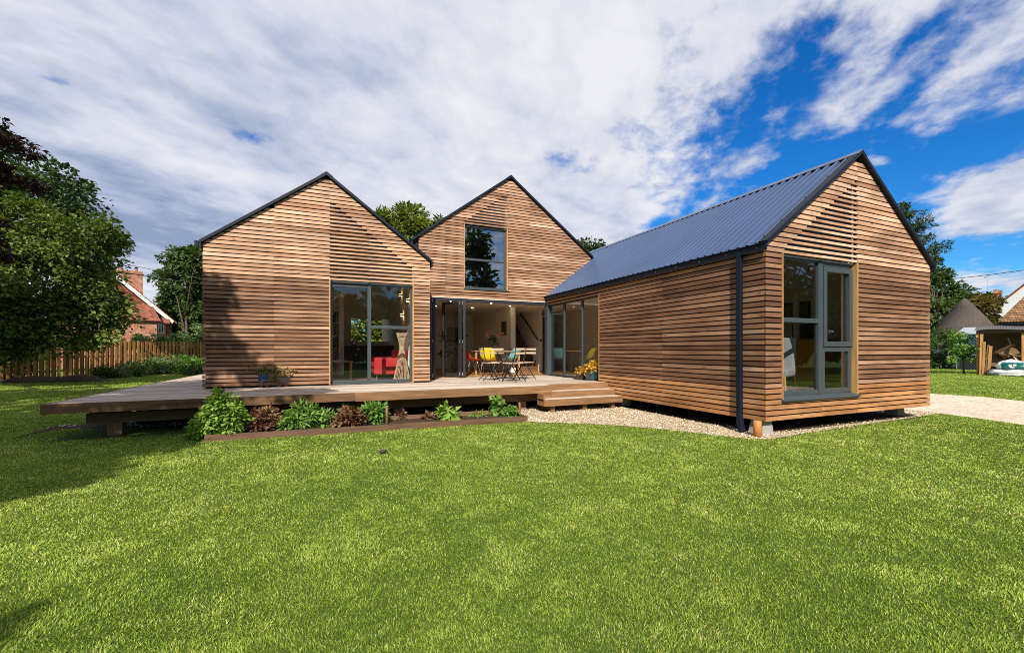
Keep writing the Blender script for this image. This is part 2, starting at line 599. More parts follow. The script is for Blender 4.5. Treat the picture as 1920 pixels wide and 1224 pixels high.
def ground_mat(name, cols, scale=20, rough=0.95, bump=0.6, big=0.6, vor=0.0):
    m, nt, out = base_mat(name)
    tc = nd(nt, 'ShaderNodeTexCoord').outputs['Object']
    n = noise(nt, tc, scale, 8, 0.7)
    n2 = noise(nt, tc, big, 4, 0.6)
    f = mth(nt, 'ADD', mth(nt, 'MULTIPLY', n, 0.7), mth(nt, 'MULTIPLY', n2, 0.3))
    h = n
    if vor:
        v = nd(nt, 'ShaderNodeTexVoronoi', {'Vector': tc, 'Scale': vor})
        sc_ = nd(nt, 'ShaderNodeSeparateColor', {0: v.outputs['Color']}).outputs[0]
        f = mth(nt, 'ADD', mth(nt, 'MULTIPLY', f, 0.4), mth(nt, 'MULTIPLY', sc_, 0.6))
        h = mth(nt, 'SUBTRACT', 1.0, v.outputs['Distance'])
    c = ramp(nt, f, [(0.25 + 0.5 * i / max(1, len(cols) - 1), k) for i, k in enumerate(cols)])
    principled(nt, out, c, rough, 0, h, bump, 0.03, 0.2)
    return m


CLAD = wood_clad()
DECKW = wood('deck_wood', [(0.36, 0.28, 0.22), (0.52, 0.43, 0.35), (0.62, 0.53, 0.44)], 0.7, (1.2, 60), 0.22)
FASC = wood('fascia_timber', [(0.14, 0.072, 0.034), (0.205, 0.108, 0.050), (0.28, 0.150, 0.070)], 0.65, (1.5, 45), 0.5)
BEAMW = wood('beam_timber', [(0.16, 0.085, 0.042), (0.22, 0.125, 0.065)], 0.7, (1.5, 40), 0.35)
REVEAL = wood('reveal_timber', [(0.42, 0.225, 0.085), (0.50, 0.285, 0.12)], 0.55, (1.5, 30), 0.25)
FLOORW = wood('floor_wood', [(0.33, 0.165, 0.07), (0.42, 0.225, 0.10)], 0.4, (1.5, 30), 0.2)
FENCEW = wood('fence_wood', [(0.22, 0.10, 0.026), (0.38, 0.19, 0.052), (0.54, 0.30, 0.095)], 0.75, (1.2, 25), 0.3)
EDGEW = wood('edging_timber', [(0.12, 0.066, 0.036), (0.19, 0.115, 0.068)], 0.8, (2, 40), 0.5)
OAKW = wood('oak', [(0.36, 0.19, 0.07), (0.45, 0.25, 0.10)], 0.45, (2, 30), 0.2)
DARKW = wood('stair_wood', [(0.15, 0.07, 0.03), (0.2, 0.1, 0.045)], 0.5, (2, 30), 0.25)
SLATW = wood('pale_slat_wood', [(0.55, 0.40, 0.27), (0.66, 0.51, 0.36)], 0.55, (2, 40), 0.2)
LOGW = wood('log_wood', [(0.12, 0.06, 0.035), (0.27, 0.15, 0.08), (0.45, 0.28, 0.15)], 0.85, (2, 20), 0.4)
MEMB = plain('black_membrane', (0.006, 0.006, 0.007), 0.9)
PLASTER = plain('white_plaster', (0.76, 0.70, 0.60), 0.9, var=0.04)
CEIL = plain('white_ceiling', (0.78, 0.72, 0.62), 0.9, var=0.03)
ROOFM = plain('slate_blue_steel', (0.036, 0.068, 0.150), 0.27, 0.1, 0.10, 1.2, 0.0, 0.6)
TRIM = plain('dark_blue_trim', (0.005, 0.009, 0.019), 0.5, 0.0, 0.1, 3.0, 0.0, 0.25)
FRAME = plain('grey_window_frame', (0.044, 0.058, 0.064), 0.42, 0.0, 0.05, 3.0)
BLACKF = plain('charcoal_door_frame', (0.028, 0.031, 0.036), 0.35, 0.1, 0.1, 3.0)
GLASS = glass_mat('window_glass', (0.95, 0.96, 0.95), 0.045)
GLASSD = glass_mat('shaded_glass', (0.25, 0.24, 0.22), 0.02)
GLASSB = glass_mat('bifold_glass', (0.72, 0.74, 0.72), 0.07)
STEEL = plain('stainless', (0.55, 0.55, 0.56), 0.25, 0.9, 0.05)
BLACKM = plain('black_metal', (0.012, 0.012, 0.013), 0.4, 0.3)
CONC = plain('concrete', (0.30, 0.29, 0.27), 0.9, 0, 0.15, 15, 0.3)
CLAYP = plain('orange_clay_pipe', (0.50, 0.19, 0.055), 0.55, 0, 0.08)
TERRA = plain('terracotta', (0.38, 0.13, 0.06), 0.8, 0, 0.15)
BARK = ground_mat('bark', [(0.05, 0.035, 0.025), (0.14, 0.10, 0.07)], 14, 0.95, 0.9)
BRICK = brick_mat('red_brick', (0.46, 0.12, 0.035), (0.30, 0.075, 0.028), (0.40, 0.33, 0.26))
TILE = brick_mat('red_clay_tile', (0.20, 0.055, 0.032), (0.33, 0.12, 0.07), (0.09, 0.035, 0.025), 1.0, 0.18, 0.11, 0.012)
TILE_Y = brick_mat('weathered_yellow_tile', (0.36, 0.21, 0.09), (0.22, 0.12, 0.06), (0.05, 0.03, 0.02), 1.0, 0.2, 0.16, 0.02)
WHITEP = plain('white_paint', (0.74, 0.73, 0.70), 0.6, 0, 0.08, 2.0)
ROUGHCAST = plain('white_roughcast', (0.66, 0.66, 0.66), 0.95, 0, 0.25, 9.0, 0.8)
THATCH = ground_mat('thatch', [(0.022, 0.018, 0.015), (0.075, 0.062, 0.052), (0.145, 0.122, 0.102)], 9, 0.95, 0.9)
SOIL = ground_mat('dark_soil', [(0.018, 0.012, 0.008), (0.055, 0.036, 0.024), (0.10, 0.07, 0.048)], 24, 0.95, 1.0)
LAWN = ground_mat('lawn_ground', [(0.030, 0.055, 0.009), (0.065, 0.105, 0.016), (0.11, 0.15, 0.028)], 40, 0.95, 0.6, 0.8)
GRAVEL = ground_mat('gravel_bed', [(0.24, 0.16, 0.08), (0.48, 0.36, 0.21), (0.62, 0.51, 0.36), (0.70, 0.62, 0.49)], 30, 0.9, 1.0, 0.8, 42)
PATHM = ground_mat('pale_path', [(0.12, 0.07, 0.035), (0.36, 0.27, 0.18), (0.60, 0.50, 0.38), (0.68, 0.59, 0.48), (0.70, 0.62, 0.52)], 11, 0.95, 1.0, 2.2)
L_MAPLE = leaf_mat('maple_leaf', [(0.026, 0.045, 0.009), (0.065, 0.10, 0.017), (0.15, 0.195, 0.032), (0.28, 0.31, 0.06)])
L_DARK = leaf_mat('dark_leaf', [(0.018, 0.036, 0.012), (0.038, 0.072, 0.02), (0.075, 0.12, 0.035)])
L_MID = leaf_mat('mid_leaf', [(0.028, 0.050, 0.012), (0.06, 0.105, 0.022), (0.12, 0.17, 0.045)])
L_CHEST = leaf_mat('chestnut_leaf', [(0.06, 0.08, 0.012), (0.15, 0.18, 0.027), (0.30, 0.31, 0.065)])
L_COPPER = leaf_mat('copper_leaf', [(0.016, 0.007, 0.006), (0.035, 0.013, 0.010), (0.07, 0.025, 0.015)], 0.2, tcol=(1.4, 0.7, 0.5))
L_PINE = leaf_mat('pine_leaf', [(0.022, 0.036, 0.014), (0.05, 0.075, 0.025), (0.10, 0.125, 0.04)])
L_ORANGE = leaf_mat('autumn_leaf', [(0.03, 0.05, 0.012), (0.08, 0.075, 0.015), (0.26, 0.13, 0.02)])
L_LETT = leaf_mat('lettuce_leaf', [(0.09, 0.165, 0.02), (0.20, 0.33, 0.04), (0.36, 0.50, 0.10)], 0.35)
L_LEAFY = leaf_mat('leafy_green', [(0.06, 0.14, 0.022), (0.15, 0.28, 0.05), (0.31, 0.44, 0.12)], 0.35)
L_RED = leaf_mat('red_lettuce', [(0.05, 0.02, 0.015), (0.13, 0.055, 0.035), (0.24, 0.13, 0.065), (0.34, 0.30, 0.12)], 0.25, tcol=(1.3, 0.8, 0.6))
L_HOSTA = leaf_mat('shrub_leaf', [(0.05, 0.09, 0.03), (0.13, 0.20, 0.07), (0.30, 0.37, 0.17)])
L_YEL = leaf_mat('coleus_leaf', [(0.40, 0.10, 0.02), (0.55, 0.26, 0.04), (0.62, 0.46, 0.06), (0.55, 0.55, 0.12)], 0.3, tcol=(1.1, 1.0, 0.6))
L_POT = leaf_mat('pot_plant_leaf', [(0.08, 0.11, 0.025), (0.24, 0.25, 0.065), (0.48, 0.45, 0.2)], 0.3)
L_FLOW = leaf_mat('mixed_flower', [(0.45, 0.02, 0.015), (0.35, 0.05, 0.12), (0.55, 0.40, 0.05), (0.62, 0.58, 0.46)], 0.3, tcol=(1, 0.9, 0.8))
L_GRASS = leaf_mat('grass_blade', [(0.075, 0.130, 0.014), (0.215, 0.310, 0.035), (0.370, 0.460, 0.068), (0.52, 0.56, 0.15), (0.70, 0.62, 0.33)], 0.35, 0.55, 0.25)


# ================================================================ ground
def sheet(name, poly, z, mat, kind='structure'):
    me = bpy.data.meshes.new(name)
    me.from_pydata([(x, y, 0) for x, y in poly], [], [list(range(len(poly)))])
    me.materials.append(mat)
    o = bpy.data.objects.new(name, me)
    COL.objects.link(o)
    o.location = (0, 0, z)
    return tag(o, kind=kind)


sheet('lawn', [(-700, -300), (700, -300), (700, 900), (-700, 900)], 0, LAWN)
GRAVEL_P = [gp(*q) for q in ((985, 791), (1040, 793), (1100, 795), (1170, 799), (1240, 805), (1330, 815), (1400, 823), (1445, 824), (1500, 814), (1600, 799), (1700, 785), (1765, 775))]
GRAVEL_P += [(11.7, 5.4), (11.6, 9.0), (3.4, 8.9), (3.36, 7.6)]
sheet('gravel', GRAVEL_P, 0.008, GRAVEL)
PATH_P = [gp(1762, 775), gp(1830, 784), gp(1920, 797), (10.3, 2.0), (10.0, -3), (15.2, -3), (16.2, 3.0), gp(1920, 752), gp(1840, 744), gp(1745, 738), (15.5, 10), (11.4, 7.5)]
sheet('path', PATH_P, 0.004, PATHM)
STRIP_P = [gp(20, 823), gp(90, 808), gp(145, 803), gp(250, 801), gp(385, 800), (-1.6, 8.0), (3.4, 7.95), (4.2, 7.9), (4.4, 9.5), (-3.6, 10.2), (-4.35, 9.9)]
sheet('soil_strip', STRIP_P, 0.006, SOIL)
BED_P = [(-1.64, 7.36), (3.34, 7.10), (3.36, 7.86), (-1.62, 7.98)]
HOUSE_P = [(-3.68, 8.2), (4.4, 8.2), (6.1, 8.2), (6.1, 4.45), (10.8, 4.45), (10.8, 20), (-3.68, 20)]


UNDER_P = [(6.26, 4.62), (7.4, 4.56), (9.2, 4.60), (10.68, 4.58), (10.68, 8.8), (6.2, 8.8)]
sheet('underfloor_shade_sheet', UNDER_P, 0.014, SOIL)  # dark sheet over the gravel paints in the shade under the wing


def build_pebbles():
    rng = np.random.default_rng(3)
    n = 15000
    xs = rng.uniform(3, 12.4, n)
    ys = rng.uniform(3.9, 9.0, n)
    k = in_poly(xs, ys, GRAVEL_P) & ~in_poly(xs + rng.normal(0, 0.05, n), ys + rng.normal(0, 0.05, n), UNDER_P)
    xs, ys = xs[k], ys[k]
    x2 = rng.uniform(-4.6, -1.4, 2200)
    y2 = rng.uniform(7.6, 10.0, 2200)
    k = in_poly(x2, y2, STRIP_P) & (vnoise(x2, y2, 0.5, 4) > 0.4)
    xs, ys = np.r_[xs, x2[k]], np.r_[ys, y2[k]]
    n = len(xs)
    r = rng.uniform(0.008, 0.019, n)
    o6 = np.array([(1, 0, 0), (0, 1, 0), (-1, 0, 0), (0, -1, 0), (0, 0, 1), (0, 0, -1)], float)
    a = rng.uniform(0, 6.28, n)
    sx, sy, sz = rng.uniform(0.8, 1.5, n), rng.uniform(0.7, 1.1, n), rng.uniform(0.5, 0.8, n)
    loc = o6[None] * np.stack([sx, sy, sz], 1)[:, None] * r[:, None, None]
    loc += rng.normal(0, 0.12, loc.shape) * r[:, None, None]
    X = loc[..., 0] * np.cos(a)[:, None] - loc[..., 1] * np.sin(a)[:, None] + xs[:, None]
    Y = loc[..., 0] * np.sin(a)[:, None] + loc[..., 1] * np.cos(a)[:, None] + ys[:, None]
    Z = loc[..., 2] + 0.012 + rng.uniform(-0.004, 0.008, n)[:, None]
    V = np.stack([X, Y, Z], -1).reshape(-1, 3)
    f8 = np.array([(0, 1, 4), (1, 2, 4), (2, 3, 4), (3, 0, 4), (1, 0, 5), (2, 1, 5), (3, 2, 5), (0, 3, 5)])
    Fc = (f8[None] + (np.arange(n) * 6)[:, None, None]).reshape(-1, 3)
    t = np.repeat(rng.random(n), 8)
    m, nt, out = base_mat('pebble')
    c = ramp(nt, attr(nt, 'tone'), [(0, (0.36, 0.22, 0.10)), (0.3, (0.56, 0.42, 0.24)), (0.6, (0.70, 0.57, 0.39)), (0.85, (0.80, 0.73, 0.60)), (1, (0.45, 0.40, 0.34))])
    principled(nt, out, c, 0.8)
    o = np_mesh('pebbles', V, Fc, m, None, t)
    tag(o, 'pale honey coloured gravel spread between the steps and the timber wing', 'gravel', kind='stuff')


build_pebbles()


def build_grass():
    rng = np.random.default_rng(5)
    # rings around the viewpoint; density falls with distance
    N = 2050000
    r0, r1 = 0.9, 46.0
    ex = 1.62
    # pdf over r of rho(r) * r with rho ~ r^-ex
    u = rng.random(N)
    p = 2 - ex
    r = (r0 ** p + u * (r1 ** p - r0 ** p)) ** (1 / p)
    a = np.clip(rng.normal(0, 1, N) * 0.0 + rng.uniform(-math.radians(78), math.radians(78), N), -9, 9) + (math.pi / 2 - YAW)
    x, y = r * np.cos(a), r * np.sin(a)
    bad = in_poly(x, y, HOUSE_P)
    for P in (GRAVEL_P, PATH_P, STRIP_P, BED_P):
        bad |= in_poly(x + rng.normal(0, 0.02, N), y + rng.normal(0, 0.02, N), P)
    ok = ~bad
    x, y, r = x[ok], y[ok], r[ok]
    n = len(x)
    big = vnoise(x, y, 0.9, 1)
    mid = vnoise(x, y, 0.28, 2)
    fine = vnoise(x, y, 0.09, 3)
    huge = vnoise(x, y, 3.2, 8)
    dry = vnoise(x, y, 0.5, 6) * 0.6 + vnoise(x, y, 0.16, 7) * 0.4
    h = (0.013 + 0.008 * mid) * rng.uniform(0.55, 1.25, n) * (1 + 0.012 * r)
    w = 0.0017 * np.maximum(r / 2.3, 0.8) ** 0.85 * rng.uniform(0.7, 1.3, n)
    # lean direction follows slow noise so that the sward shows brushed patches
    ang = 6.28 * (vnoise(x, y, 0.5, 9) * 0.7 + vnoise(x, y, 0.13, 10) * 0.8) + rng.normal(0, 1.1, n)
    lean = np.clip(rng.normal(0.55, 0.3, n) + 0.35 * (mid - 0.5), 0.05, 1.3)
    dx, dy = np.cos(ang), np.sin(ang)
    f = rng.uniform(0, 6.28, n)
    wx, wy = np.cos(f) * w, np.sin(f) * w
    b = np.stack([x, y, np.zeros(n)], 1)
    W = np.stack([wx, wy, np.zeros(n)], 1)
    m = b + np.stack([dx * lean * h * 0.35, dy * lean * h * 0.35, h * 0.6], 1)
    t = b + np.stack([dx * lean * h * 1.05, dy * lean * h * 1.05, h * (1.0 - 0.22 * lean)], 1)
    V = np.stack([b - W, b + W, m - W * 0.8, m + W * 0.8, t], 1).reshape(-1, 3)
    f3 = np.array([(0, 1, 3), (0, 3, 2), (2, 3, 4)])
    Fc = (f3[None] + (np.arange(n) * 5)[:, None, None]).reshape(-1, 3)
    tone = 0.40 + 0.17 * (big - 0.5) + 0.20 * (mid - 0.5) + 0.13 * (fine - 0.5) + 0.20 * (huge - 0.5) + rng.normal(0, 0.17, n)
    straw = (rng.random(n) < 0.03 + 0.16 * np.clip((dry - 0.55) * 4, 0, 1))
    tone = np.where(straw, rng.uniform(0.75, 1.0, n), np.clip(tone, 0, 0.78))
    o = np_mesh('grass', V, Fc, L_GRASS, None, np.repeat(tone, 3))
    tag(o, 'freshly mown green lawn grass with paler dry tufts', 'grass', kind='stuff')


build_grass()

# ================================================================ the timber house
SL = 0.745           # roof slope, tan
WX0, WX1, WY, WB, WA = 6.095, 10.80, 4.42, 0.233, 4.757
LX0, LX1, LY, LB, LA = -2.27, 2.21, 10.09, 0.565, 5.152
MX0, MX1, MY, MB_, MA = 2.10, 7.70, 11.52, 2.765, 6.42
WC, LC, MC = (WX0 + WX1) / 2, -0.045, 4.90
PITCH, BH = 0.0838, 0.0620

house = thing('timber_house', 'slatted timber house of three steep gables with dark blue metal roofs', 'house', (0, 0, 0))


def roof_line(cx, A):
    return lambda x: A - SL * abs(x - cx)


def wall_core(name, Y, x0, x1, zb, cx, A, holes, parent, inner=PLASTER):
    """gable wall behind the boards: black membrane outside, plaster inside, with openings"""
    rl = roof_line(cx, A - 0.10)
    mb = MB()
    bp = sorted({x0, x1, cx, *[h[0] for h in holes], *[h[1] for h in holes]})
    bp = [b for b in bp if x0 <= b <= x1]
    for a, b in zip(bp[:-1], bp[1:]):
        segs = []
        lo = (zb, zb)
        hs = [h for h in holes if h[0] <= a + 1e-6 and h[1] >= b - 1e-6]
        hs.sort(key=lambda h: h[2])
        for h in hs:
            f = lambda x: h[3] + (h[4] - h[3]) * (x - h[0]) / (h[1] - h[0])
            if h[2] > lo[0] + 1e-4:
                segs.append((lo, (h[2], h[2])))
            lo = (f(a), f(b))
        hi = (rl(a), rl(b))
        segs.append((lo, hi))
        for l, u in segs:
            if min(u[0] - l[0], u[1] - l[1]) < -1e-4 or max(u[0] - l[0], u[1] - l[1]) < 0.004:
                continue
            for y0, y1, mi in ((Y + 0.045, Y + 0.07, 0), (Y + 0.07, Y + 0.26, 1)):
                mb.prism([(a, y0, l[0]), (b, y0, l[1]), (b, y0, u[1]), (a, y0, u[0])], (0, y1 - y0, 0), mi)
    return mb.build(name, [MEMB, inner], parent)


def boards(name, Y, x0, x1, zb, cx, A, holes, zones, louvre=None, joints=(), parent=None, zmin=None, seed=1, ztop=None):
    """rain screen of horizontal boards; louvre = f(z) -> (xa, xb) where boards are thinner"""
    rnd = random.Random(seed)
    mb = MB()
    row = 0
    while True:
        z0 = zb + row * PITCH
        z1 = z0 + BH
        row += 1
        if z1 > A - 0.12 or (ztop and z1 > ztop):
            break
        rowtone = rnd.random()
        hw0, hw1 = (A - 0.062 - z0) / SL, (A - 0.062 - z1) / SL
        xa0, xa1 = max(x0, cx - hw0), max(x0, cx - hw1)
        xb0, xb1 = min(x1, cx + hw0), min(x1, cx + hw1)
        zm = (z0 + z1) / 2
        cuts = [(h[0], h[1]) for h in holes if h[2] < zm < h[3]]
        lv = louvre(zm) if louvre else None
        pts = sorted({xa1, xb1, *[c for q in cuts for c in q], *(lv or ()), *[j for j in joints]})
        pts = [p for p in pts if xa1 - 1e-6 <= p <= xb1 + 1e-6]
        for a, b in zip(pts[:-1], pts[1:]):
            m_ = (a + b) / 2
            if b - a < 0.01 or any(c[0] < m_ < c[1] for c in cuts):
                continue
            thin = lv is not None and lv[0] - 1e-6 <= a and b <= lv[1] + 1e-6
            h = 0.040 if thin else BH
            zj = z0 + rnd.uniform(-0.0015, 0.0015)
            yj = Y + rnd.uniform(-0.002, 0.002)
            g = 0.0015
            aa, bb = a + (g if a > xa1 + 1e-3 else 0), b - (g if b < xb1 - 1e-3 else 0)
            al = xa0 if abs(a - xa1) < 1e-5 else aa
            bl = xb0 if abs(b - xb1) < 1e-5 else bb
            tone = min(1, max(0, 0.80 * rowtone + 0.20 * rnd.random()))
            zone = zones(m_, zm, rnd)
            mb.hexa([(al, yj, zj), (bl, yj, zj), (bl, yj + 0.018, zj), (al, yj + 0.018, zj),
                     (aa, yj, zj + h), (bb, yj, zj + h), (bb, yj + 0.018, zj + h), (aa, yj + 0.018, zj + h)], 0, tone, zone, Vector((1, 0, 0)))
    return mb.build(name, CLAD, parent)


def glazing(parent, label, bars, panes, Y, depth=0.06, axis='X', glass=GLASS, fmat=FRAME, name='window', sill=None, extra=None):
    """window: frame mesh of bars with every pane a sub-part.  bars/panes = (a0, a1, z0, z1) in the wall plane"""
    fr = MB()

    def bx(mb, q, y0, y1):
        a0, a1, z0, z1 = q
        if axis == 'X':
            mb.box((a0, y0, z0), (a1, y1, z1), 0)
        else:
            mb.box((y0, a0, z0), (y1, a1, z1), 0)
    for q in bars:
        off = q[4] if len(q) > 4 else 0.0
        bx(fr, q[:4], Y + off, Y + off + depth)
    if extra:
        extra(fr)
    f = fr.build(name, fmat, parent, bevel=0.006)
    if label:
        f['label'] = label
    for q in panes:
        p = MB()
        bx(p, q, Y + 0.028, Y + 0.034)
        p.build('pane', glass, f)
    if sill:
        s = MB()
        sill(s)
        s.build('sill', fmat, f, bevel=0.004)
    return f


# ---- left gable
L_IN = (0.03, 1.80)
l_l = lambda z: ((0.02, 1.79) if z < 3.24 else (0.02, 0.02 + (4.56 - z) / 0.765)) if 2.86 < z < 4.53 else None
lw = wall_core('gable_wall', LY, LX0 + 0.06, LX1 - 0.03, 0.3, LC, LA, [(0.0, 1.83, 0.56, 4.52, 3.16)], house)
PL = PITCH
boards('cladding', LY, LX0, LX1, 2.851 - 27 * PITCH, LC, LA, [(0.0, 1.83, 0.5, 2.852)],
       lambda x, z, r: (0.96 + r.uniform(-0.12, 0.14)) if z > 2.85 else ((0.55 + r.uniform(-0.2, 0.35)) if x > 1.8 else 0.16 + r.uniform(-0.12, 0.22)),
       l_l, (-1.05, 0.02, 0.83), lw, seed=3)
rv = MB()
for x0_ in (0.0, 1.802):
    rv.box((x0_, LY - 0.006, 0.56), (x0_ + 0.028, LY + 0.2, 2.85))
build_each(rv, 'reveal', REVEAL, lw)
YF = LY + 0.10
glazing(house, None, [(0.03, 0.075, 0.56, 2.84), (1.755, 1.80, 0.56, 2.84), (0.805, 0.885, 0.64, 2.84, -0.012), (0.075, 1.755, 0.56, 0.635, -0.02), (0.075, 0.805, 2.72, 2.78), (0.075, 1.755, 2.79, 2.85), (0.885, 1.755, 1.805, 1.875, -0.008)],
        [(0.075, 0.805, 0.635, 2.72), (0.885, 1.755, 0.635, 1.805), (0.885, 1.755, 1.875, 2.79)], YF, glass=GLASS)
g = MB()
g.prism([(0.03, YF, 2.85), (1.80, YF, 2.85), (1.80, YF, 3.12), (0.03, YF, 4.46)], (0, 0.008, 0))
lp = g.build('louvred_glazing', GLASS, house)
g = MB()
g.bar((1.80, YF, 3.14), (0.03, YF, 4.49), 0.07, 0.05)
g.bar((0.845, YF, 2.86), (0.845, YF, 3.85), 0.06, 0.06)
g.build('frame', BLACKF, lp)

# ---- middle gable
l_m = lambda z: (max(3.49, 3.49 + (z - 4.90) / 0.745), 4.80) if 4.87 < z < 5.80 else None
mw = wall_core('gable_wall', MY, MX0, MX1 - 0.03, MB_, MC, MA, [(3.49, 4.82, 3.05, 4.86, 5.84)], house)
boards('cladding', MY, MX0 + 0.12, MX1, MB_ + 0.012, MC, MA, [(3.49, 4.82, 3.02, 4.862)],
       lambda x, z, r: (0.68 + r.uniform(-0.25, 0.2)) - (0.2 if z < 3.2 else 0),
       l_m, (2.95, 4.83, 5.55, 6.4), mw, seed=5)
rv = MB()
rv.box((4.795, MY - 0.006, 3.05), (4.823, MY + 0.2, 4.86))
rv.box((3.488, MY - 0.004, 3.05), (3.508, MY + 0.2, 4.86))
build_each(rv, 'reveal', REVEAL, mw)
YM = MY + 0.10


def m_sill(s):
    s.box((3.475, MY - 0.03, 3.025), (4.835, YM, 3.055))


glazing(house, None, [(3.51, 3.55, 3.06, 4.86), (4.75, 4.794, 3.06, 4.86), (3.55, 4.75, 3.06, 3.12), (3.55, 4.75, 4.79, 4.85), (3.55, 4.75, 3.87, 3.93, -0.006)],
        [(3.55, 4.75, 3.12, 3.87), (3.55, 4.75, 3.93, 4.79)], YM, sill=m_sill, glass=glass_mat('upper_window_glass', (0.8, 0.85, 0.85), 0.24))
g = MB()
g.prism([(3.51, YM, 4.865), (4.79, YM, 4.865), (4.79, YM, 5.78), (3.51, YM, 4.88)], (0, 0.008, 0))
g.build('louvred_glazing', GLASS, house)

# ---- wing gable
l_w = lambda z: (max(6.52, 8.415 - (4.25 - z) / 0.715), 8.415) if 2.86 < z < 4.22 else None
ww = wall_core('gable_wall', WY, WX0 + 0.072, WX1 - 0.06, WB + 0.02, WC, WA, [(6.47, 8.43, 0.53, 2.88, 4.22)], house)


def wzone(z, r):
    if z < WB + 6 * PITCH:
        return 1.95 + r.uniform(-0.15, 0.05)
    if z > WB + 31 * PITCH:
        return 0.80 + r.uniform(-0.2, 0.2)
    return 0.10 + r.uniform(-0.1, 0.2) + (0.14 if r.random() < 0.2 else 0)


boards('cladding', WY, WX0, WX1, WB, WC, WA, [(6.47, 8.43, 0.53, 2.83)], lambda x, z, r: wzone(z, r), l_w, (7.45, 8.425), ww, seed=9)
rv = MB()
rv.box((6.47, WY - 0.006, 0.55), (6.49, WY + 0.22, 2.83))
rv.box((8.412, WY - 0.006, 0.55), (8.436, WY + 0.22, 2.83))
build_each(rv, 'reveal', REVEAL, ww)
YW = WY + 0.09


def w_sill(s):
    s.hexa([(6.45, WY - 0.035, 0.515), (8.46, WY - 0.035, 0.515), (8.46, YW, 0.53), (6.45, YW, 0.53), (6.45, WY - 0.035, 0.545), (8.46, WY - 0.035, 0.545), (8.46, YW, 0.585), (6.45, YW, 0.585)], 0)


def casement(fr):
    x0_, x1_, z0_, z1_ = 7.62, 8.41, 1.375, 2.72
    y0_, y1_ = YW - 0.025, YW + 0.05
    for q in ((x0_, x0_ + 0.085, z0_, z1_), (x1_ - 0.085, x1_, z0_, z1_), (x0_ + 0.085, x1_ - 0.085, z0_, z0_ + 0.085), (x0_ + 0.085, x1_ - 0.085, z1_ - 0.085, z1_)):
        fr.box((q[0], y0_, q[2]), (q[1], y1_, q[3]))


wwin = glazing(house, 'tall gable window with an opening casement on its right side',
               [(6.49, 6.54, 0.585, 2.83), (7.50, 7.615, 0.585, 2.83, -0.01), (6.54, 7.50, 0.585, 0.66), (7.615, 8.412, 0.585, 0.67), (6.54, 7.50, 2.77, 2.83), (7.615, 8.412, 2.73, 2.83), (6.54, 7.50, 1.765, 1.835, -0.006), (7.615, 8.412, 1.29, 1.37, -0.004), (8.335, 8.412, 0.67, 1.29), (7.616, 7.68, 0.67, 1.29)],
               [(6.54, 7.50, 0.66, 1.765), (6.54, 7.50, 1.835, 2.77), (7.70, 8.33, 1.46, 2.64), (7.68, 8.335, 0.67, 1.29)], YW, sill=w_sill, extra=casement)
hd = MB()
hd.box((7.735, YW - 0.04, 1.60), (7.75, YW - 0.02, 1.66))
hd.box((7.735, YW - 0.055, 1.62), (7.82, YW - 0.04, 1.645))
hd.build('handle', STEEL, wwin)
g = MB()
g.prism([(6.50, YW, 2.86), (8.40, YW, 2.86), (8.40, YW, 4.14), (6.50, YW, 2.89)], (0, 0.008, 0))
g.build('louvred_glazing', plain('unlit_glass_colour', (0.008, 0.006, 0.005), 0.5), house)  # flat near-black colour stands in for unlit glass behind the slats

# ---- wing long side wall, facing the deck
sw = MB()
ZE = roof_line(WC, WA)(WX0) - 0.05
GL0, GL1, ZG = 8.78, MY, 2.71
for xa, xb, mi in ((WX0 + 0.045, WX0 + 0.07, 0), (WX0 + 0.07, WX0 + 0.26, 1)):
    sw.box((xa, WY + 0.26 if mi else WY + 0.045, WB + 0.02), (xb, GL0, ZE), mi)
    sw.box((xa, GL0, ZG + 0.02), (xb, MY + 0.04, ZE), mi)
swo = sw.build('side_wall', [MEMB, PLASTER], house)
mb = MB()
rnd = random.Random(21)
row = 0
while True:
    z0 = WB + row * PITCH
    z1 = z0 + BH
    row += 1
    if z1 > ZE + 0.01:
        break
    y1 = GL0 if z0 < ZG - 0.02 else MY
    rt = rnd.random()
    for a, b in ((WY + 0.0225, 6.6), (6.6, GL0), (GL0, MY)):
        if b > y1 + 1e-6:
            continue
        j = rnd.uniform(-0.0015, 0.0015)
        yj = rnd.uniform(-0.002, 0.002)
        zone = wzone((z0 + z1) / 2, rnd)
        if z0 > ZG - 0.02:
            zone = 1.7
        mb.box((WX0 + yj, a + 0.001, z0 + j), (WX0 + 0.022 + yj, b - 0.001, z1 + j), 0, 0.55 * rt + 0.45 * rnd.random(), zone, Vector((0, 1, 0)))
mb.build('cladding', CLAD, swo)
rv = MB()
rv.box((WX0 - 0.005, GL0 - 0.018, 0.56), (WX0 + 0.15, GL0 + 0.004, ZG))
rv.box((WX0 + 0.0, GL0 + 0.005, ZG - 0.02), (WX0 + 0.15, MY - 0.05, ZG))
build_each(rv, 'reveal', REVEAL, swo)
XG = WX0 + 0.09
glazing(house, 'floor to ceiling side glazing of three tall panes beside the corner post',
        [(GL0 + 0.01, GL0 + 0.06, 0.55, 2.69), (9.66, 9.73, 0.60, 2.64), (10.61, 10.68, 0.60, 2.64), (GL0 + 0.06, MY - 0.06, 0.55, 0.60), (GL0 + 0.06, MY - 0.06, 2.64, 2.69)],
        [(GL0 + 0.06, 9.66, 0.60, 2.64), (9.73, 10.61, 0.60, 2.64), (10.68, MY - 0.06, 0.60, 2.64)], XG, axis='Y', glass=glass_mat('side_glass', (0.95, 0.96, 0.94), 0.09))
cp = MB()
cp.box((WX0 - 0.0, MY - 0.05, 0.55), (WX0 + 0.17, MY + 0.12, ZG + 0.04))
cp.build('corner_post', FRAME, house, bevel=0.006)
hd = MB()
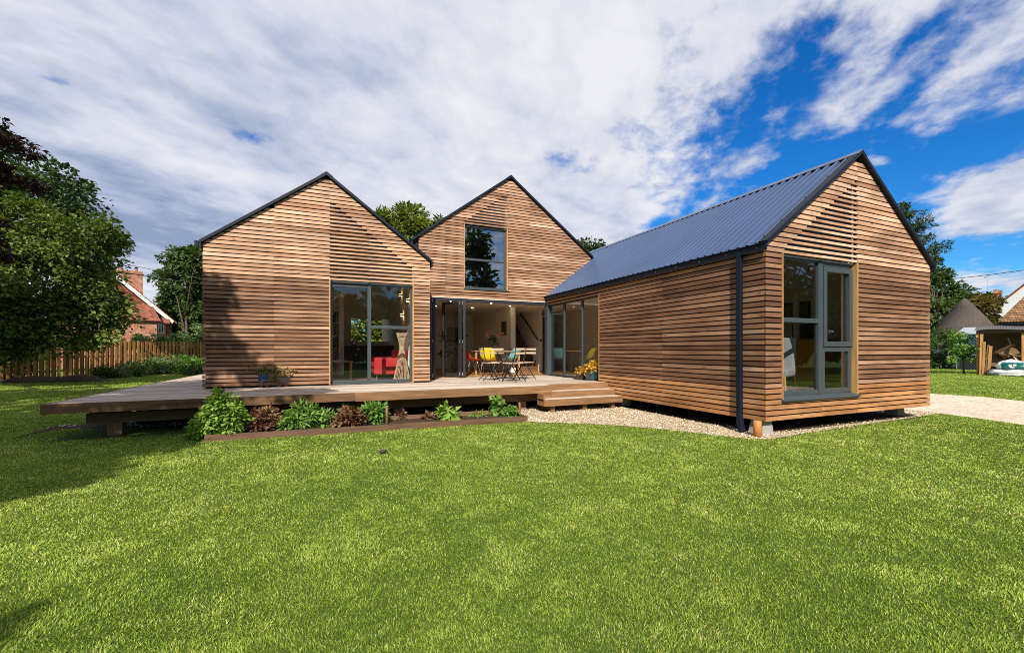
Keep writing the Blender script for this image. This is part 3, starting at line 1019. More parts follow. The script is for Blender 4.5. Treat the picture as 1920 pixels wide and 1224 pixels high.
hd.box((MX0 + 0.1, MY + 0.02, 2.68), (WX0 - 0.002, MY + 0.14, 2.762))
hd.build('door_track', BLACKF, house)
wl = MB()
wl.box((MX0 + 0.12, MY - 0.004, MB_ - 0.004), (WX0 + 0.02, MY + 0.019, MB_ + 0.010))
wl.build('lintel_strip', WHITEP, house)


# ---- roofs
def roof(cx, A, x0, x1, y0, y1, parent, ribs=True, left_cut=None, eave=True):
    """corrugated sheets on both slopes, ridge cap, verge trims and eaves fascia"""
    r = None
    ap = Vector((cx, 0, A))
    for sgn, xe in ((-1, x0), (1, x1)):
        mb = MB()
        hw = abs(xe - cx)
        down = Vector((sgn, 0, -SL)).normalized()
        nrm = Vector((sgn * SL, 0, 1)).normalized()
        ln = math.hypot(hw, hw * SL)
        parts = [(y0, y1, 0.0, ln)]
        if left_cut and sgn == -1:
            yc, xc = left_cut
            parts = [(y0, yc, 0.0, ln), (yc, y1, 0.0, abs(xc - cx) * math.hypot(1, SL))]
        for ya, yb, l0, l1 in parts:
            prof = []
            y = ya
            P_ = 0.16
            while y < yb:
                for dy, h in ((0.0, 0.0), (0.085, 0.0), (0.104, 0.040), (0.138, 0.040)):
                    if y + dy <= yb:
                        prof.append((y + dy, h))
                y += P_
            prof.append((yb, 0.0))
            rows = []
            for s_ in (l0, l1):
                rows.append([Vector((cx, yy, A - 0.035)) + down * s_ + nrm * h for yy, h in prof])
            if sgn < 0:
                rows = rows[::-1]
            mb.grid(rows, 0)
            # solid deck below the sheet
            a0 = Vector((cx, ya + 0.06, A - 0.045))
            mb.prism([a0, a0 + down * (l1 - 0.03), a0 + down * (l1 - 0.03) - nrm * 0.05, a0 - Vector((0, 0, 0.06))], (0, yb - ya - 0.06, 0), 1)
        o = mb.build('roof', [ROOFM, TRIM], parent)
        if sgn == -1:
            r = o
        # verge
        v = MB()
        a0 = Vector((cx, y0 - 0.045, A + 0.012))
        e0 = a0 + down * (ln + 0.01)
        v.prism([a0, e0, e0 - nrm * 0.052, a0 - Vector((0, 0, 0.052 * math.hypot(1, SL)))], (0, 0.05, 0))
        a1 = Vector((cx, y0 + 0.005, A + 0.014))
        e1 = a1 + down * (ln + 0.01)
        v.prism([a1, e1, e1 - nrm * 0.012, a1 - Vector((0, 0, 0.015))], (0, 0.15, 0))
        v.build('verge_trim', TRIM, o)
        # ridge cap
        c = MB()
        q = Vector((cx, y0 - 0.05, A + 0.022))
        c.prism([q, q + down * 0.16, q + down * 0.16 - nrm * 0.012, q - Vector((0, 0, 0.016))], (0, y1 - y0 + 0.05, 0))
        c.build('ridge_cap', ROOFM, o)
        # eaves fascia, with screw heads
        if eave:
            f = MB()
            xx = xe + sgn * 0.01
            ze = A - SL * hw
            yb = left_cut[0] if (left_cut and sgn == -1) else y1
            f.box((min(xx, xx - sgn * 0.03), y0 - 0.03, ze - 0.135), (max(xx, xx - sgn * 0.03), yb, ze - 0.022))
            f.box((min(xx, xx + sgn * 0.03), y0 - 0.03, ze - 0.034), (max(xx, xx + sgn * 0.03), yb, ze - 0.024))
            f.build('fascia', TRIM, o)
            if sgn == -1 and left_cut:
                s = MB()
                yy = y0 + 0.12
                while yy < yb:
                    s.lathe([(0.009, -0.004), (0.007, 0.004)], (0, 0, 0), 6)
                    for k in range(len(s.v) - 12, len(s.v)):
                        p = s.v[k]
                        s.v[k] = Vector((xx - 0.003 - p.z, yy + p.x, ze - 0.085 + p.y))
                    yy += 0.55
                build_each(s, 'screw', STEEL, o)
    return r


roof(WC, WA, WX0 - 0.055, WX1 + 0.055, WY - 0.02, 18.0, house, left_cut=(MY - 0.01, MX1 + 0.02))
roof(LC, LA, LX0 - 0.05, LX1 + 0.05, LY - 0.02, 18.0, house)
roof(MC, MA, MX0 - 0.06, MX1 + 0.05, MY - 0.02, 18.5, house)
scr = MB()
for t in (0.07, 0.3, 0.55, 0.8, 0.97):        # screws down the wing's verge flashing
    x = WC - (WC - WX0) * t
    scr.lathe([(0.012, 0.0), (0.010, 0.012), (0.0, 0.014)], (x, WY + 0.08, roof_line(WC, WA)(x) + 0.012), 8)
build_each(scr, 'flashing_screw', BLACKM, house)
eb = MB()
eb.box((LX0 - 0.14, LY - 0.02, 3.36), (LX0 - 0.005, LY + 0.12, 3.455))
eb.build('gutter_end', TRIM, house)

# ---- side walls, far walls and inner shell
sh = MB()
for x, ya, yb, za, zb_ in ((LX0 + 0.06, LY + 0.265, 18, 0.4, 3.38), (WX1 - 0.27, WY + 0.265, 18, 0.3, 2.95)):
    sh.box((x, ya, za), (x + 0.21, yb, zb_), 0)
for x, ya, yb, za, zb_ in ((LX0 + 0.03, LY + 0.046, 18, 0.5, 3.38), (WX1 - 0.05, WY + 0.046, 18, 0.25, 2.95)):
    mm = MB()
    mm.box((x, ya, za), (x + 0.02, yb, zb_), 0)
    mm.build('side_membrane', MEMB, house)
sh.box((LX1 - 0.22, LY + 0.26, 0.4), (LX1 - 0.03, 18, 3.38), 0)
build_each(sh, 'side_wall', PLASTER, house)
for x_, ya, yb, zb_, n in ((LX0 - 0.022, LY + 0.025, 18, 0.585, 33), (WX1, WY + 0.025, 18, WB, 32)):
    cl = MB()
    for k in range(n):
        cl.box((x_, ya, zb_ + k * PITCH), (x_ + 0.02, yb, zb_ + k * PITCH + BH), 0, None, 0.2)
    cl.build('cladding', CLAD, house)
lc = MB()
lc.box((LX1 - 0.022, LY + 0.025, 0.56), (LX1 - 0.002, MY + 0.04, 3.36), 0, 0.3, 0.3)
lc.box((LX1 - 0.002, MY + 0.04, 0.56), (LX1 + 0.02, 17.5, 2.8), 1)
build_each(lc, 'return_wall', [CLAD, PLASTER], house)
fl = MB()
x = MX0
k = 0
while x < 8.3:
    fl.box((x, MY - 0.02 if x < WX0 + 0.1 else 8.62, 0.50), (min(x + 0.138, 8.3), 17.5, 0.548))
    x += 0.14
fl.build('floor', FLOORW, house)
fl = MB()
fl.box((LX0 + 0.25, LY + 0.05, 0.46), (LX1 - 0.22, 16, 0.548))
fl.box((WX0 + 0.1, WY + 0.08, 0.44), (WX1 - 0.25, 8.5, 0.548))
build_each(fl, 'floor', plain('dark_oak_floor', (0.16, 0.10, 0.055), 0.4, 0, 0.25, 5), house)
ce = MB()
ce.box((MX0 + 0.1, MY + 0.15, 2.80), (WX0 + 0.2, 17.5, 3.02))
ce.box((WX0 + 0.2, 8.62, 2.745), (8.3, 17.5, 2.99))
build_each(ce, 'ceiling', CEIL, house)
vc = MB()
for cx, A, hw, ya, yb in ((LC, LA - 0.32, 2.05, LY + 0.26, 16.0), (WC, WA - 0.32, 2.2, WY + 0.26, 8.5)):
    for s in (-1, 1):
        vc.prism([(cx, ya, A), (cx + s * hw, ya, A - SL * hw), (cx + s * hw, ya, A - SL * hw + 0.08), (cx, ya, A + 0.08)], (0, yb - ya, 0))
build_each(vc, 'vaulted_ceiling', CEIL, house)
iw = MB()
iw.box((MX0 + 0.15, 17.5, 0.5), (8.4, 17.62, 2.95))            # far wall of the dining room
iw.box((8.3, 8.5, 0.5), (8.4, 17.5, 2.74))                    # corridor wall
iw.box((WX0 + 0.26, 8.5, 0.5), (WX1 - 0.25, 8.6, 2.74))       # study back wall
iw.box((WX0 + 0.30, 8.5, 2.74), (WX1 - 0.25, 8.6, 2.86))
iw.box((5.70, 13.35, 0.55), (5.87, 13.55, 2.80))              # stair pier
iw.box((5.70, 13.552, 0.55), (5.80, 17.5, 2.80))
iw.box((6.88, 13.5, 0.55), (6.96, 17.5, 2.745))               # stair side wall
iw.box((LX0 + 0.25, 16.0, 0.5), (0.72, 16.12, 3.3))
iw.box((2.0, 16.0, 0.5), (LX1 - 0.2, 16.12, 3.3))
iw.box((0.72, 16.0, 0.5), (2.0, 16.12, 1.62))
iw.box((0.72, 16.0, 2.42), (2.0, 16.12, 3.3))
iw.prism([(LX0 + 0.25, 16.0, 3.3), (LX1 - 0.25, 16.0, 3.3), (LC, 16.0, LA - 0.3)], (0, 0.1, 0))
iw.prism([(WX0 + 0.35, 8.5, 2.86), (WX1 - 0.35, 8.5, 2.86), (WC, 8.5, WA - 0.3)], (0, 0.1, 0))
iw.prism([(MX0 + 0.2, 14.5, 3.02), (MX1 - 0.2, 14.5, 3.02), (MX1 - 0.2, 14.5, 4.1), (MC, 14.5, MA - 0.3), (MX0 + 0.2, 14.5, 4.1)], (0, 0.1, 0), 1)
build_each(iw, 'internal_wall', [PLASTER, plain('dim_painted_plaster', (0.14, 0.12, 0.10), 0.9)], house)  # upper room wall coloured dark: its dimness is in the paint
uf = MB()
uf.box((MX0 + 0.1, MY + 0.27, 3.02), (6.15, 14.5, 3.045))
uf.build('upper_floor', DARKW, house)

# stair with handrail
st = MB()
for k in range(13):
    zt = 0.55 + 0.19 * (k + 1)
    y = 13.62 + 0.225 * k
    if zt > 2.75:
        break
    st.box((5.81, y, 0.55), (6.87, y + 0.225, zt - 0.03), 0, 0.2)
    st.box((5.805, y - 0.02, zt - 0.03), (6.875, y + 0.225, zt), 0, 0.9)
so = st.build('staircase', DARKW, house)
hr = MB()
hr.tube([(6.82, 13.55, 1.68), (6.82, 15.1, 2.78)], 0.024, 8)
hr.build('handrail', plain('dark_handrail', (0.05, 0.025, 0.015), 0.4), so)
sw_ = MB()
sw_.box((6.89, 13.485, 1.62), (6.95, 13.499, 1.70))
sw_.build('light_switch', BLACKM, house)
idr = MB()
idr.box((7.02, 13.6, 0.55), (7.06, 14.3, 2.5))
idr.box((8.29, 9.2, 0.55), (8.298, 10.0, 2.55))
ido = build_each(idr, 'inner_door', plain('door_white', (0.55, 0.50, 0.43), 0.6), house)[-1]
kn = MB()
kn.tube([(8.28, 9.35, 1.55), (8.22, 9.35, 1.55), (8.22, 9.47, 1.55)], 0.011, 8)
kn.build('handle', STEEL, ido)
# front door seen through the room
fd = MB()
for q in ((2.62, 2.72, 0.55, 2.55), (3.5, 3.6, 0.55, 2.55), (2.72, 3.5, 0.55, 0.7), (2.72, 3.5, 2.42, 2.55)):
    fd.box((q[0], 17.38, q[2]), (q[1], 17.5, q[3]))
fo = fd.build('front_door', FRAME, house)
fg = MB()
fg.box((2.72, 17.42, 0.7), (3.5, 17.43, 2.42))
fg.build('pane', plain('frosted_pane', (0.45, 0.55, 0.52), 0.3), fo)
# downlights
for x, y in ((3.4, 12.6), (4.7, 12.6), (3.3, 14.2), (4.6, 14.2), (5.6, 13.2), (4.0, 16.0)):
    d_ = MB()
    d_.lathe([(0.05, 0.0), (0.05, -0.008), (0.035, -0.01)], (x, y, 2.80), 14)
    do = d_.build('downlight', WHITEP, house)
    l_ = MB()
    l_.lathe([(0.034, 0.0), (0.03, -0.003)], (x, y, 2.79), 12)
    l_.build('bulb', emit_mat('warm_bulb', (1.0, 0.80, 0.55), 40.0) if 'wb' not in MATS else MATS['wb'], do)
# three lit wall lights in the left room
WLAMP = emit_mat('lit_wall_lamp', (1.0, 0.66, 0.3), 9.0)
for y, z in ((11.6, 2.62), (12.6, 2.30), (12.9, 2.92)):
    w_ = MB()
    w_.hexa([(1.90, y - 0.07, z), (1.985, y - 0.07, z), (1.985, y + 0.07, z), (1.90, y + 0.07, z), (1.86, y - 0.09, z + 0.05), (1.985, y - 0.09, z + 0.05), (1.985, y + 0.09, z + 0.05), (1.86, y + 0.09, z + 0.05)])
    wo = w_.build('wall_light', WHITEP, house)
    e_ = MB()
    e_.box((1.90, y - 0.05, z + 0.052), (1.975, y + 0.05, z + 0.058))
    e_.box((1.91, y - 0.05, z - 0.008), (1.975, y + 0.05, z - 0.002))
    build_each(e_, 'bulb', WLAMP, wo)

# ---- bifold doors, folded to the left
def leaf(p, q, name='bifold_leaf'):
    p, q = Vector((*p, 0)), Vector((*q, 0))
    d = (q - p)
    L = d.length
    ang = math.atan2(d.y, d.x)
    M = Matrix.Translation(p) @ Matrix.Rotation(ang, 4, 'Z')
    f = MB()
    z0, z1, s, t = 0.575, 2.675, 0.072, 0.065
    for a in ((0, s, z0, z1), (L - s, L, z0, z1), (s, L - s, z0, z0 + s), (s, L - s, z1 - s, z1)):
        f.box((a[0], -t / 2, a[2]), (a[1], t / 2, a[3]), 0, M=M)
    o = f.build(name, BLACKF, house, bevel=0.005)
    g_ = MB()
    g_.box((s, -0.004, z0 + s), (L - s, 0.004, z1 - s), 0, M=M)
    g_.build('pane', GLASSB, o)
    for z in (0.66, 1.55, 2.6):
        h = MB()
        h.tube([M @ Vector((L + 0.008, -0.05, z - 0.045)), M @ Vector((L + 0.008, -0.05, z + 0.045))], 0.016, 8)
        h.build('hinge', STEEL, o)
    return o


leaf((2.36, 11.72), (2.44, 10.98))
leaf((2.68, 11.78), (2.52, 10.96))
leaf((3.00, 12.02), (3.33, 11.30))
leaf((3.64, 12.02), (3.42, 11.27))

# ---- downpipe, drain and pads
dp = MB()
dp.box((WX0 - 0.075, 4.80, 0.10), (WX0 - 0.008, 4.875, 2.95))
dp.hexa([(WX0 - 0.10, 4.74, 0.02), (WX0 - 0.02, 4.74, 0.02), (WX0 - 0.02, 4.82, 0.02), (WX0 - 0.10, 4.82, 0.02), (WX0 - 0.075, 4.80, 0.30), (WX0 - 0.008, 4.80, 0.30), (WX0 - 0.008, 4.875, 0.30), (WX0 - 0.075, 4.875, 0.30)])
dp.build('downpipe', TRIM, house, bevel=0.006)
wp = MB()
wp.tube([(10.85, 10.0, 0.62), (11.25, 10.0, 0.70)], 0.035, 10)
wp.build('waste_pipe', BLACKM, house)
for x, y in ((6.27, 4.62), (10.5, 4.85), (6.4, 8.2), (10.6, 9)):
    cpd = MB()
    cpd.hexa([(x - 0.13, y - 0.12, -0.02), (x + 0.13, y - 0.12, -0.02), (x + 0.13, y + 0.15, -0.02), (x - 0.13, y + 0.15, -0.02), (x - 0.1, y - 0.1, WB), (x + 0.1, y - 0.1, WB), (x + 0.1, y + 0.1, WB), (x - 0.1, y + 0.1, WB)])
    cpd.build('concrete_pad', CONC, house, bevel=0.01)
uw = MB()
uw.box((WX0 + 0.3, WY + 0.35, 0.235), (WX1 - 0.3, 8.6, 0.42))
uw.build('underfloor', MEMB, house)

pipe = MB()
pipe.lathe([(0.0, 0.0), (0.058, 0.0), (0.058, 0.24), (0.052, 0.245), (0.048, 0.2), (0.0, 0.2)], (0, 0, 0), 20)
tag(pipe.build('drain_pipe', CLAYP, None, True, loc=(*gp(1420, 819), 0)), 'orange clay drain pipe standing upright under the right wing corner', 'pipe')

# ================================================================ deck
deck = thing('timber_deck', 'raised timber deck with broad steps wrapped around the house front', 'deck', (0, 0, 0))
DX0, DY0, DXS, DYS = -3.70, 8.16, 4.43, 8.44
db = MB()
y = DY0
rnd = random.Random(4)
while y < 18:
    y1 = min(y + 0.138, 18)
    spans = []
    if y < DYS:
        spans = [(DX0, DXS)]
    elif y < LY - 0.02:
        spans = [(DX0, WX0 - 0.004)]
    else:
        spans = [(DX0, LX0 - 0.02)]
        if y < MY:
            spans.append((LX1 + 0.004, WX0 - 0.004))
    if LY - 0.15 < y < LY + 0.35:
        spans = [(DX0, WX0 - 0.004)] if y < LY + 0.03 else [(DX0, LX0 - 0.03), (LX1 + 0.004, WX0 - 0.004)]
    for a, b in spans:
        c = a
        while c < b:
            e = min(b, c + rnd.uniform(2.4, 4.8))
            if b - e < 0.7:
                e = b
            db.box((c + 0.001, y, 0.520 + rnd.uniform(-0.001, 0.001)), (e - 0.001, y1 - 0.005, 0.549), 0, rnd.random(), 0, Vector((1, 0, 0)))
            c = e
    y += 0.14
db.build('deck_boards', DECKW, deck)
fs = MB()
fs.box((DX0 - 0.03, DY0 - 0.045, 0.410), (DXS - 4.0, DY0 - 0.003, 0.552), 0, 0.2)
fs.box((DXS - 4.0 + 0.003, DY0 - 0.045, 0.395), (DXS - 1.5, DY0 - 0.003, 0.552), 0, 0.7)
fs.box((DXS - 1.497, DY0 - 0.045, 0.395), (DXS, DY0 - 0.003, 0.552), 0, 0.95)
fs.box((DX0 - 0.03, DY0 - 0.003, 0.395), (DX0 - 0.002, 18, 0.552), 0, 0.3)
fs.box((DXS - 0.04, DY0, 0.40), (DXS, DYS - 0.045, 0.518), 0, 0.5)
build_each(fs, 'fascia', FASC, deck)
jb = MB()
jb.box((DX0 + 0.3, DY0 + 0.36, 0.19), (DXS - 0.08, DY0 + 0.43, 0.345), 0, 0.4)
jb.box((DX0 + 0.3, DY0 + 0.43, 0.19), (DX0 + 0.36, 14, 0.345), 0, 0.4)
for x in np.arange(DX0 + 0.5, DXS - 0.1, 0.6):
    jb.box((x, DY0 + 0.02, 0.385), (x + 0.05, 10.0, 0.515), 0, 0.1)
jb.build('beam', BEAMW, deck)
vd = MB()
vd.box((DX0 + 0.6, DY0 + 1.3, 0.0), (5.9, DY0 + 1.4, 0.5))  # black panel standing in for the darkness beneath the deck
vd.build('underdeck_shade_panel', MEMB, deck)
for x in (-3.05, -1.95, -0.3, 1.25, 2.35, 3.9):
    ps = MB()
    ps.box((x - 0.09, DY0 + 0.33, 0), (x + 0.09, DY0 + 0.5, 0.19), 0, 0.8)
    ps.build('pier', CONC if -2.5 < x < -1 else BEAMW, deck)
for k, (xl, yf, zt) in enumerate(((DXS, DY0 - 0.0, 0.415), (4.10, 7.88, 0.282))):
    sp = MB()
    sp.box((xl, yf - 0.04, zt - 0.135), (WX0 - 0.006, yf - 0.001, zt - 0.001), 0, 0.75)
    if k == 1:
        sp.box((xl, yf, zt - 0.135), (xl + 0.04, yf + 0.29, zt + 0.11), 0, 0.9)
        sp.box((xl + 0.042, yf + 0.24, zt + 0.004), (DXS, yf + 0.278, zt + 0.11), 0, 0.85)
    so = sp.build('step', FASC, deck)
    tr = MB()
    for j in range(2):
        tr.box((xl, yf + 0.001 + j * 0.141, zt - 0.03), (WX0 - 0.006, yf + 0.138 + j * 0.141, zt + 0.002))
    tr.build('tread', DECKW, so)
sp = MB()
sp.box((DXS + 0.002, DYS - 0.042, 0.415), (WX0 - 0.006, DYS - 0.003, 0.552), 0, 0.7)
sp.build('step_riser', FASC, deck)
st_ = MB()
for x in (4.3, 5.1, 5.85):
    st_.box((x, 7.93, 0.0), (x + 0.1, 8.5, 0.145), 0, 0.4)
build_each(st_, 'step_support', BEAMW, deck)

# ================================================================ foliage builders
def leaf_cards(name, P, D, N, L, W, tone, mat, parent=None, fold=0.15):
    """one kite shaped, slightly folded leaf per point"""
    n = len(P)
    D = D / (np.linalg.norm(D, axis=1, keepdims=True) + 1e-9)
    S = np.cross(D, N)
    S = S / (np.linalg.norm(S, axis=1, keepdims=True) + 1e-9)
    Nn = np.cross(S, D)
    L = L[:, None]
    W = W[:, None]
    m = P + D * L * 0.45
    up = Nn * W * fold
    tip = P + D * L - Nn * L * 0.12
    V = np.stack([P, m + S * W * 0.5 + up, tip, m - S * W * 0.5 + up], 1).reshape(-1, 3)
    f = np.array([(0, 1, 2), (0, 2, 3)])
    Fc = (f[None] + (np.arange(n) * 4)[:, None, None]).reshape(-1, 3)
    return np_mesh(name, V, Fc, mat, parent, np.repeat(np.clip(tone, 0, 1), 2))


def rnd_unit(rng, n):
    v = rng.normal(size=(n, 3))
    return v / np.linalg.norm(v, axis=1, keepdims=True)


def crown_cards(name, rng, lobes, nclump, nleaf, cr, size, mat, parent, aspect=0.6, droop=0.2, shell=0.5, flat=0.75):
    lobes = np.array(lobes, float)
    w = (lobes[:, 3] * lobes[:, 4] * lobes[:, 5]) ** 0.6
    li = rng.choice(len(lobes), nclump, p=w / w.sum())
    u = rnd_unit(rng, nclump)
    rad = (shell + (1 - shell) * rng.random(nclump) ** 0.7)[:, None]
    C = lobes[li, :3] + u * lobes[li, 3:] * rad
    ct = rng.random(nclump)
    crs = cr * rng.uniform(0.6, 1.35, nclump)
    ci = rng.integers(0, nclump, nleaf)
    o = rnd_unit(rng, nleaf) * (rng.random(nleaf) ** 0.45)[:, None] * crs[ci][:, None]
    o[:, 2] *= flat
    P = C[ci] + o
    out = o / (np.linalg.norm(o, axis=1, keepdims=True) + 1e-9) + u[ci] * 0.5
    D = out + rnd_unit(rng, nleaf) * 0.8
    D[:, 2] -= droop
    N = rnd_unit(rng, nleaf) * 0.7 + np.array([0, 0, 0.9]) + u[ci] * 0.35
    L = size * rng.uniform(0.6, 1.3, nleaf)
    W = L * aspect * rng.uniform(0.75, 1.2, nleaf)
    tone = 0.42 * ct[ci] + 0.58 * rng.random(nleaf)
    leaf_cards(name, P, D, N, L, W, tone, mat, parent)
    return C


def tree(name, label, cat, base, lobes, nclump, nleaf, cr, size, mat, trunk_r, seed, group=None, aspect=0.6, shell=0.5, limbs=14, trunk_top=None, droop=0.2, flat=0.75, bark=None):
    """lobes are in world coordinates"""
    rng = np.random.default_rng(seed)
    base = Vector(base)
    t = thing(name, label, cat, base, 0, group)
    lb = [(l[0] - base.x, l[1] - base.y, l[2] - base.z, *l[3:]) for l in lobes]
    C = crown_cards('crown', rng, lb, nclump, nleaf, cr, size, mat, t, aspect, droop, shell, flat)
    ctr = np.mean(np.array(lb)[:, :3], axis=0)
    top = Vector(trunk_top) - base if trunk_top is not None else Vector(ctr) * 0.75
    mb = MB()
    pts = [Vector((0, 0, -0.05)), Vector((top.x * 0.1, top.y * 0.1, top.z * 0.25)), Vector((top.x * 0.4 + trunk_r * 0.5, top.y * 0.4, top.z * 0.6)), top]
    mb.tube(pts, [trunk_r * 1.35, trunk_r, trunk_r * 0.75, trunk_r * 0.4], 10)
    idx = rng.choice(len(C), min(limbs, len(C)), replace=False)
    for i in idx:
        e = Vector(C[i])
        f = rng.uniform(0.45, 0.98)
        s = Vector((top.x * f * f, top.y * f * f, top.z * f))
        md = s.lerp(e, 0.55) + Vector((0, 0, 0.12 * (e - s).length))
        mb.tube([s, md, e], [trunk_r * 0.38, trunk_r * 0.22, trunk_r * 0.06], 6)
    mb.build('trunk', bark or BARK, t, True)
    return t


def bush(name, label, cat, base, lobes, nclump, nleaf, cr, size, mat, seed, group=None, aspect=0.6, shell=0.35, stems=8, droop=0.1, flat=0.9, stem_mat=None):
    rng = np.random.default_rng(seed)
    base = Vector(base)
    t = thing(name, label, cat, base, 0, group)
    C = crown_cards('foliage', rng, lobes, nclump, nleaf, cr, size, mat, t, aspect, droop, shell, flat)
    mb = MB()
    for i in rng.choice(len(C), min(stems, len(C)), replace=False):
        e = Vector(C[i])
        mb.tube([(e.x * 0.2, e.y * 0.2, 0), (e.x * 0.6, e.y * 0.6, e.z * 0.6), e], [0.012, 0.009, 0.004], 5)
    mb.build('stem', stem_mat or plain('green_stem', (0.10, 0.13, 0.04), 0.7), t)
    return t


def lobe(u, v, d, r, rz=None, rd=None):
    p = at(u, v, d)
    return (p.x, p.y, p.z, r, rd or r, rz or r)


# ================================================================ trees
b = gp(18, 703)
tree('maple_tree', 'yellow green maple with ivy on its trunk, leaning over the timber fence', 'tree', (*gp(14, 712), 0),
     [lobe(60, 520, 15.2, 1.5), lobe(140, 460, 15.5, 1.25, 1.0), lobe(20, 440, 15, 1.5), lobe(160, 540, 15.8, 0.95, 0.9), lobe(100, 590, 15.5, 1.4, 0.8), lobe(-90, 500, 15, 1.8),
      lobe(30, 600, 15, 1.3, 0.8), lobe(180, 440, 15.8, 0.75, 0.6), lobe(190, 580, 15.8, 0.7, 0.6), lobe(190, 625, 15.6, 0.45, 0.25), lobe(120, 640, 15.3, 0.8, 0.35), lobe(40, 655, 15, 0.8, 0.4)], 260, 33000, 0.55, 0.15, L_MAPLE, 0.16, 31, None, 0.75, 0.55, 16)
iv = thing('ivy_plant', 'yellowing ivy climbing the tree trunk at the left end of the fence', 'ivy', (*gp(14, 712), 0))
rng = np.random.default_rng(77)
crown_cards('foliage', rng, [(0.0, -0.05, 0.7, 0.24, 0.24, 0.9), (0.05, -0.1, 1.6, 0.28, 0.26, 0.6), (0.6, -0.2, 0.55, 0.5, 0.3, 0.3)], 60, 2600, 0.16, 0.085, L_HOSTA, iv, 0.9, 0.1, 0.6)
tree('sycamore_tree', 'tall dark green sycamore rising behind the yellow green maple', 'tree', (*gp(20, 703), 0),
     [lobe(20, 320, 20, 1.9), lobe(100, 365, 20, 1.5, 1.3), lobe(165, 425, 20, 1.3, 1.2), lobe(-60, 290, 20, 2.0), lobe(60, 430, 20.5, 2.2), lobe(-120, 400, 20, 2.6), lobe(195, 470, 20.5, 0.9, 1.1), lobe(110, 520, 21, 2.2)],
     230, 21000, 0.7, 0.21, L_DARK, 0.25, 33, None, 0.8, 0.6, 16)
# copper beech: its trunk stands left of the view and its branches reach in; it shades the lawn and the left gable
cb = Vector((-8.6, 0.5, 0))


def shade(x, y, z, h, r, rz=None, ry=None):
    """crown lobe at height h whose shadow falls on (x, y, z)"""
    p = Vector((x, y, z)) + SDIR * ((h - z) / SDIR.z)
    return (p.x, p.y, p.z, r, ry or r, rz or r * 0.75)


tree('copper_beech', 'dark copper leaved beech reaching in from the left edge', 'tree', cb,
     [shade(-3.0, 6.35, 0, 6.6, 0.85), shade(-2.85, 7.5, 0, 7.0, 0.85), shade(-2.75, 5.5, 0, 6.4, 0.5, 0.4), shade(-4.3, 8.4, 0, 7.0, 1.3), shade(-3.9, 7.0, 0, 6.6, 1.0), shade(-4.4, 9.9, 0, 7.4, 1.2),
      shade(-3.0, 8.8, 0.55, 7.6, 0.9), shade(-2.1, 8.9, 0.55, 7.6, 0.75), shade(-1.3, 8.9, 0.55, 7.8, 0.6), shade(-0.5, 8.9, 0.55, 8.0, 0.42, 0.3), shade(-3.1, 10.4, 0.55, 8.2, 0.95), shade(-3.0, 12, 0.55, 8.6, 0.9),
      shade(-2.15, 10.1, 1.2, 8.4, 0.42, 0.5), shade(-2.15, 10.1, 2.2, 8.8, 0.32, 0.4), shade(-2.1, 10.1, 3.0, 9.2, 0.18, 0.2), shade(-1.65, 10.1, 1.1, 8.6, 0.32, 0.35), shade(-1.1, 10.1, 0.8, 8.6, 0.2, 0.15), shade(-3.2, 8.45, 0.55, 7.4, 0.5), shade(-2.5, 9.4, 0.55, 7.8, 0.6), shade(-2.4, 8.35, 0.55, 7.4, 0.45), shade(-1.5, 8.4, 0.55, 7.6, 0.45), shade(-0.8, 8.4, 0.55, 7.8, 0.3), shade(-3.3, 11.2, 0.55, 8.2, 0.7), shade(-3.4, 7.6, 0, 7, 0.8), shade(-4.9, 9.0, 0, 7, 1.1), shade(-4.0, 9.3, 0, 7.2, 0.8), shade(-2.3, 7.0, 0, 7.0, 0.35),
      shade(*at(60, 640, 15), 10.5, 1.3), shade(*at(150, 640, 15.5), 10.5, 1.0), shade(*at(-40, 630, 15), 10.5, 1.4), shade(*at(60, 690, 17), 10.0, 1.3), shade(*at(140, 690, 18), 10.0, 1.2),
      shade(-5.8, 11.5, 0, 8.0, 1.9), shade(-8.5, 13, 0, 7.8, 2.4), shade(-8.5, 17, 0, 8.5, 2.4), shade(-6, 5, 0, 6.4, 1.6),
      shade(-2.1, 4.0, 0, 5.6, 0.28, 0.2), shade(-2.7, 4.3, 0, 5.8, 0.4, 0.3), shade(-1.55, 2.9, 0, 5.2, 0.26, 0.2),
      shade(-7.2, 8.5, 0, 7.0, 1.6), *[shade(*gp(u_, v_), 0, 6.6 + 0.012 * (900 - v_), r_) for u_, v_, r_ in ((20, 738, 1.3), (130, 738, 1.3), (240, 742, 1.1), (20, 785, 1.0), (95, 800, 0.9), (20, 850, 0.7), (110, 850, 0.7), (60, 895, 0.5), (190, 842, 0.7), (270, 838, 0.6), (330, 825, 0.5), (15, 925, 0.4), (150, 880, 0.5))],
      shade(*at(60, 665, 17.3), 9.5, 1.2), shade(*at(170, 665, 19), 9.5, 1.2)],
     760, 88000, 0.34, 0.16, L_COPPER, 0.26, 35, None, 0.66, 0.2, 26, trunk_top=(-8.0, 1.0, 7.0), flat=0.55)
bt = bpy.data.objects['copper_beech']
fl_ = [lobe(-20, 236, 6.2, 0.24, 0.10), lobe(16, 262, 6.4, 0.20, 0.05), lobe(52, 284, 6.6, 0.17, 0.03), lobe(-24, 318, 6.0, 0.26, 0.07), lobe(30, 336, 6.3, 0.26, 0.04), lobe(74, 352, 6.5, 0.16, 0.03), lobe(-30, 430, 6.0, 0.26, 0.22), lobe(-4, 470, 6.1, 0.16, 0.16)]
crown_cards('hanging_branch', np.random.default_rng(36), [(l[0] - cb.x, l[1] - cb.y, l[2] - cb.z, *l[3:]) for l in fl_], 60, 1500, 0.11, 0.085, L_COPPER, bt, 0.5, 0.5, 0.2, 0.5)
br = MB()
